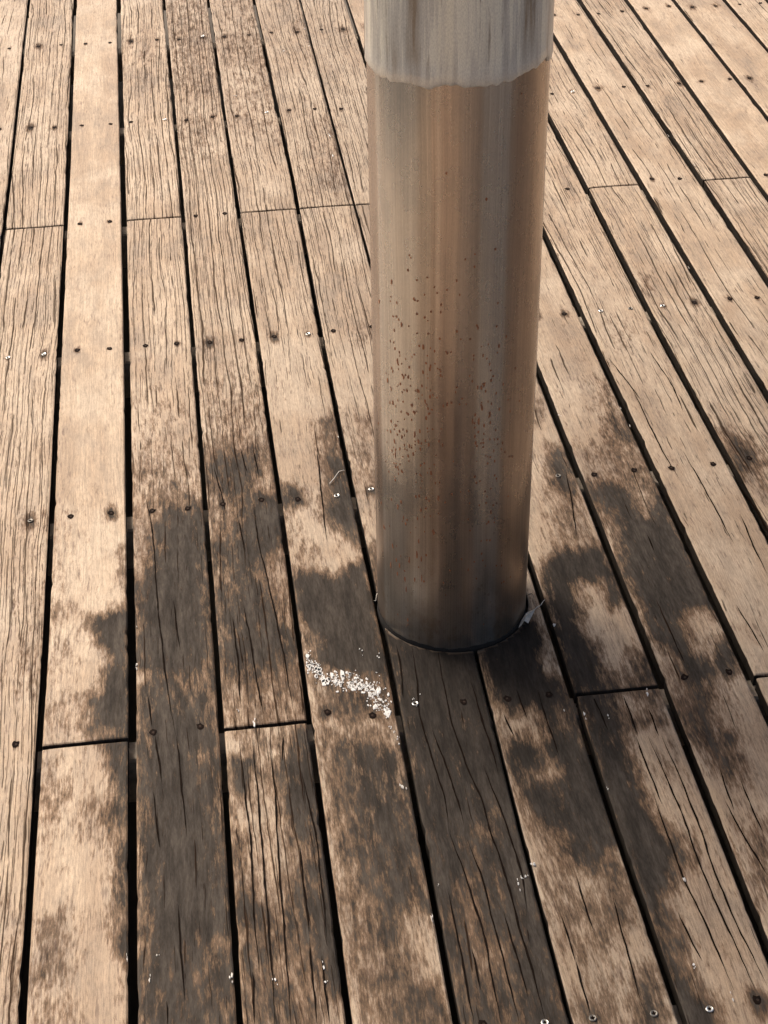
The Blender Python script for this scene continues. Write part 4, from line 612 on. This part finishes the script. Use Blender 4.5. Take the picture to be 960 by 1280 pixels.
BOARDS = []
for b in range(-8, 24):
    jr = JOINT.get(b, rng.choice((1, 4)))
    cuts = [joist_y(r) for r in range(-3, 12) if (r - jr) % 6 == 0 and -3 < r < 11]
    edges = [Y0 - .05] + sorted(cuts) + [Y1 + .05]
    for y0, y1 in zip(edges[:-1], edges[1:]):
        if y1 - y0 < .3: continue
        ya = y0 + (.0042 if y0 < .5 or b >= 10 else .0030) if y0 > Y0 else y0; yb = y1 - (.0042 if y1 < .5 or b >= 10 else .0030) if y1 < Y1 else y1
        fx = []
        if -2 <= b <= 16:
            fx = [q for q in fixings_for(b, ya, yb, 0, 0) if -1.4 < q[1] < 3.1 and math.hypot(q[0], q[1]) > COL_R + .012]
        halos = [(x, y, rng.choice((0, .007, .009, .012, .016, .022)) if k != 'dull' else .022) if not (b >= 9 and y > .9) else (x, y, rng.choice((0, .009, .013, .018))) for x, y, k in fx]
        o, top_z = plank(b, ya, yb, halos)
        if b in (4, 5, 6, 7) and y0 < 0 < y1:
            cut_for_column(o)
        for x, y, k in fx:
            fixing(k, x, y, o, top_z(x, y) + .0004)
        BOARDS.append((b, ya, yb, o))

def plank_at(b, y):
    for bb, a, c, o in BOARDS:
        if bb == b and a <= y <= c: return o

# ------------------------------------------------------------------ paint splashes and chips stuck to the boards
def blob(vs, fs, x, y, rx, ry, h, r, z=.0006):
    n = r.randint(5, 8); b = len(vs)
    ph = r.uniform(0, 6.28)
    rad = [r.uniform(.45, 1.15) for _ in range(n)]
    for zz, k in ((z - .0006, 1.0), (z + h, .82)):
        for i in range(n):
            a = ph + 2 * math.pi * i / n
            vs.append((x + rx * rad[i] * k * math.cos(a), y + ry * rad[i] * k * math.sin(a), zz))
    for i in range(n):
        fs.append((b + i, b + (i + 1) % n, b + n + (i + 1) % n, b + n + i))
    fs.append(tuple(range(b + n, b + 2 * n)))

vs, fs = [], []
r2 = random.Random(5)
for i, (x, y) in enumerate(SPLAT):
    for _ in range(30 if i < 12 else 16):
        s = abs(r2.gauss(0, .0013)) * (1 + (r2.random() < .12)) + .0003
        xx, yy = x + r2.gauss(0, .0055), y + r2.gauss(0, .0070)
        if xx < gap_x(4, yy) + .007 or xx > gap_x(5, yy) - .007: continue
        blob(vs, fs, xx, yy, s, s * r2.uniform(.9, 2.2), .0002, r2, .0011)
for x, y in DROPS:
    if board_of(x, y) != 4: continue
    for _ in range(3):
        s = r2.uniform(.0006, .0016)
        blob(vs, fs, x + r2.gauss(0, .002), y + r2.gauss(0, .004), s, s * 1.4, .0004, r2, .0012)
o = obj_from('paint_splatter', vs, fs, [M_PAINT], plank_at(4, -.1))
o['label'] = 'band of white paint splatter across the board'
byb = {}
for b, w, h, x, y in FLECKS:
    byb.setdefault((b, plank_at(b, y).name), []).append((w, h, x, y))
for x, y in DROPS:
    b = board_of(x, y)
    if b != 4: byb.setdefault((b, plank_at(b, y).name), []).append((.002, .003, x, y))
for (b, pn), L in byb.items():
    vs, fs = [], []
    for w, h, x, y in L:
        x = min(max(x, gap_x(b, y) + .0065), gap_x(b + 1, y) - .0065)
        blob(vs, fs, x, y, w * .42, h * .42, .0005, r2, .0012)
        for _ in range(2):
            blob(vs, fs, x + r2.gauss(0, w * .4), y + r2.gauss(0, h * .5), w * .22, h * .22, .0005, r2, .0012)
    obj_from('paint_fleck', vs, fs, [M_PAINT if b in (3, 5, 6, 7) else M_CHIP], bpy.data.objects[pn])

# ------------------------------------------------------------------ the steel column
col = link(bpy.data.objects.new('steel_column', None))
describe(col, 'tall round steel column rising through the deck, rust-speckled with a pale coated upper part', 'column')

def tube(name, rad, zs_of, n, mat, parent, nz):
    vs, fs, uv = [], [], []
    for j in range(nz + 1):
        for i in range(n + 1):
            a = 2 * math.pi * i / n
            z, rr = zs_of(i / n, j / nz)
            vs.append((rr * math.cos(a - math.pi), rr * math.sin(a - math.pi), z)); uv.append((a * COL_R, z))
    for j in range(nz):
        for i in range(n):
            q = j * (n + 1) + i
            fs.append((q, q + 1, q + n + 2, q + n + 1))
    me = bpy.data.meshes.new(name); me.from_pydata(vs, [], fs)
    me.materials.append(mat)
    l = me.uv_layers.new(name='UVMap')
    for lp in me.loops: l.data[lp.index].uv = uv[lp.vertex_index]
    me.polygons.foreach_set('use_smooth', [True] * len(me.polygons)); me.update()
    return link(bpy.data.objects.new(name, me), parent)

COL_TOP = 3.0
tube('shaft', COL_R, lambda s, t: (-.40 + (COL_TOP + .40) * t, COL_R), 128, M_STEEL, col, 12)
ce = np.array(COAT_EDGE); ce = ce[np.argsort(ce[:, 0])]
EDGE_J = [rng.choice((0, 0, .0005, .0015, -.0005, -.001, -.003)) for _ in range(90)]
def coat_edge(s):
    a = -180 + 360 * s
    z = float(np.interp(a, ce[:, 0], ce[:, 1])) if a < -30 else .960
    q = s * 90; i = int(q); w = q - i; w = w * w * (3 - 2 * w)
    z += EDGE_J[i % 90] * (1 - w) + EDGE_J[(i + 1) % 90] * w
    return z + .0006 * math.sin(s * 311 + 1)
def coat(s, t):
    zb = coat_edge(s)
    if t == 0: return zb, COL_R + .0003
    tt = (t - 1 / 24) / (23 / 24)
    rr = COL_R + .0016 + .0016 * math.exp(-tt * 26)
    return zb + .004 + (COL_TOP - zb - .004) * tt ** 1.6, rr
c = tube('upper_coating', COL_R, coat, 256, M_COAT, col, 24)
c['label'] = 'pale grey smeared coating on the upper part of the column'
# top cap plate closes the tube
n = 64
obj_from('cap_plate', [((COL_R + .0012) * math.cos(2 * math.pi * i / n), (COL_R + .0012) * math.sin(2 * math.pi * i / n), z) for z in (COL_TOP + .0005, COL_TOP + .012) for i in range(n)],
         [(i, (i + 1) % n, n + (i + 1) % n, n + i) for i in range(n)] + [tuple(range(n))[::-1], tuple(range(n, 2 * n))], [M_STEEL], col)
# unseen slab added above the frame to shade the near right of the deck
M_SHADE_SLAB = plain('shade_slab_pale', (0.55, 0.53, 0.50), 0.6, 0, 0.1, 3)
def add_shade_slab():
    cx, cy, hx, hy, z0, z1, ch = SHADE_SLAB
    vs = []
    for z, k in ((z0, ch), (z0 + ch, 0), (z1 - ch, 0), (z1, ch)):
        vs += [(cx - hx + k, cy - hy + k, z), (cx + hx - k, cy - hy + k, z), (cx + hx - k, cy + hy - k, z), (cx - hx + k, cy + hy - k, z)]
    fs = [(3, 2, 1, 0), (12, 13, 14, 15)] + [(4 * j + i, 4 * j + (i + 1) % 4, 4 * j + 4 + (i + 1) % 4, 4 * j + 4 + i) for j in range(3) for i in range(4)]
    describe(obj_from('added_shade_slab', vs, fs, [M_SHADE_SLAB]), 'unseen flat pale slab added above the column to shade the deck', kind='structure')
add_shade_slab()
# dark ring where the shaft drops through the boards
def foot(s, t):
    return -.03 + .0345 * t + (.0012 * math.sin(s * 50) + .0008 * math.sin(s * 190)) * (t == 1), COL_R + .0012 - .0010 * (t == 1)
f = tube('foot_ring', COL_R, foot, 96, M_SEAL, col, 2)
f['label'] = 'dark foot of the column at deck level'

# rust pits on the shaft
vs, fs = [], []
r3 = random.Random(9)
def pit(deg, z, w, h):
    n = 7; b = len(vs)
    for i in range(n):
        t = 2 * math.pi * i / n + .3
        q = r3.uniform(.7, 1.15)
        a = math.radians(deg) + w * q * math.cos(t) / COL_R
        rr = COL_R + .00035
        vs.append((rr * math.cos(a), rr * math.sin(a), z + h * q * math.sin(t)))
    m = len(vs); a = math.radians(deg)
    vs.append(((COL_R + .0007) * math.cos(a), (COL_R + .0007) * math.sin(a), z))
    for i in range(n): fs.append((b + i, b + (i + 1) % n, m))
for d, z in SPECKS: pit(d, z, r3.uniform(.0012, .0021), r3.uniform(.0015, .0028))
for d, z in DRIPS: pit(d, z, r3.uniform(.0012, .0019), r3.uniform(.0045, .0085))
for _ in range(300):
    d = r3.choice((r3.gauss(-142, 11), r3.gauss(-118, 8), r3.gauss(-76, 9), r3.gauss(-130, 20)))
    z = .54 - abs(r3.gauss(0, .21)) + r3.gauss(0, .05)
    if z < .03 or not -172 < d < -50: continue
    s = r3.uniform(.0009, .0020)
    pit(d, z, s, s * r3.uniform(1, 2.6))
o = obj_from('rust_speckle', vs, fs, [M_RSPOT], col)
o['kind'] = 'stuff'

# ------------------------------------------------------------------ dry bits lying by the column
def stem(name, pts, rad, mat, parent=None, lift=.002, arch=.006):
    P = np.array(pts); n = 14
    L = np.concatenate([[0], np.cumsum(np.hypot(*np.diff(P, axis=0).T))])
    s = np.linspace(0, L[-1], n)
    X = np.interp(s, L, P[:, 0]); Y = np.interp(s, L, P[:, 1]); Z = lift + arch * np.sin(np.linspace(0, math.pi, n))
    vs, fs = [], []
    for i in range(n):
        i0, i1 = max(0, i - 1), min(n - 1, i + 1)
        d = np.array([X[i1] - X[i0], Y[i1] - Y[i0], Z[i1] - Z[i0]]); d /= np.linalg.norm(d)
        sx = np.cross(d, [0, 0, 1]); sx /= np.linalg.norm(sx); up = np.cross(sx, d)
        rr = rad * (1 - .5 * i / n)
        for k in range(6):
            a = k * math.pi / 3
            vs.append(np.array([X[i], Y[i], Z[i]]) + rr * (math.cos(a) * sx + math.sin(a) * up))
    for i in range(n - 1):
        for k in range(6):
            fs.append((i * 6 + k, i * 6 + (k + 1) % 6, i * 6 + 6 + (k + 1) % 6, i * 6 + 6 + k))
    fs += [tuple(range(6))[::-1], tuple(range(6 * n - 6, 6 * n))]
    return obj_from(name, [tuple(v) for v in vs], fs, [mat], parent, smooth=True)

lp = np.array(LEAF)
lroot = link(bpy.data.objects.new('dry_leaf', None))
lroot.location = (float(lp[:, 0].mean()), float(lp[:, 1].mean()), 0)
describe(lroot, 'pale torn dry leaf scrap caught at the right foot of the steel column', 'leaf')
bm = bmesh.new()
off = lp.mean(0)
ring = [bm.verts.new((p[0] - off[0], p[1] - off[1], .004 + .010 * ((i * 37) % 5) / 5)) for i, p in enumerate(lp)]
ctr = bm.verts.new((0, 0, .013))
for i in range(len(ring)): bm.faces.new((ring[i], ring[(i + 1) % len(ring)], ctr))
r_ = bmesh.ops.extrude_face_region(bm, geom=bm.faces[:])
bmesh.ops.translate(bm, verts=[v for v in r_['geom'] if isinstance(v, bmesh.types.BMVert)], vec=(0, 0, .0006))
bmesh.ops.recalc_face_normals(bm, faces=bm.faces[:])
me = bpy.data.meshes.new('blade'); bm.to_mesh(me); bm.free(); me.materials.append(M_LEAF)
link(bpy.data.objects.new('blade', me), lroot)
stem('stem', [(p[0] - off[0], p[1] - off[1]) for p in LEAF_STEM], .0009, M_LEAF, lroot, .006, .006)
describe(stem('dry_stalk', STALK, .0011, M_STALK, None, .003, .008), 'thin brown bent stalk lying beside the leaf scrap at the column foot', 'stalk')
describe(stem('dry_straw', STRAW, .0008, M_LEAF, None, .002, .010), 'tiny pale straw curled at the left foot of the steel column', 'straw')
describe(stem('dry_grass_blade', TWIG, .0010, M_CHIP, None, .0025, .002), 'short pale grass blade lying on the board left of the column', 'grass blade')
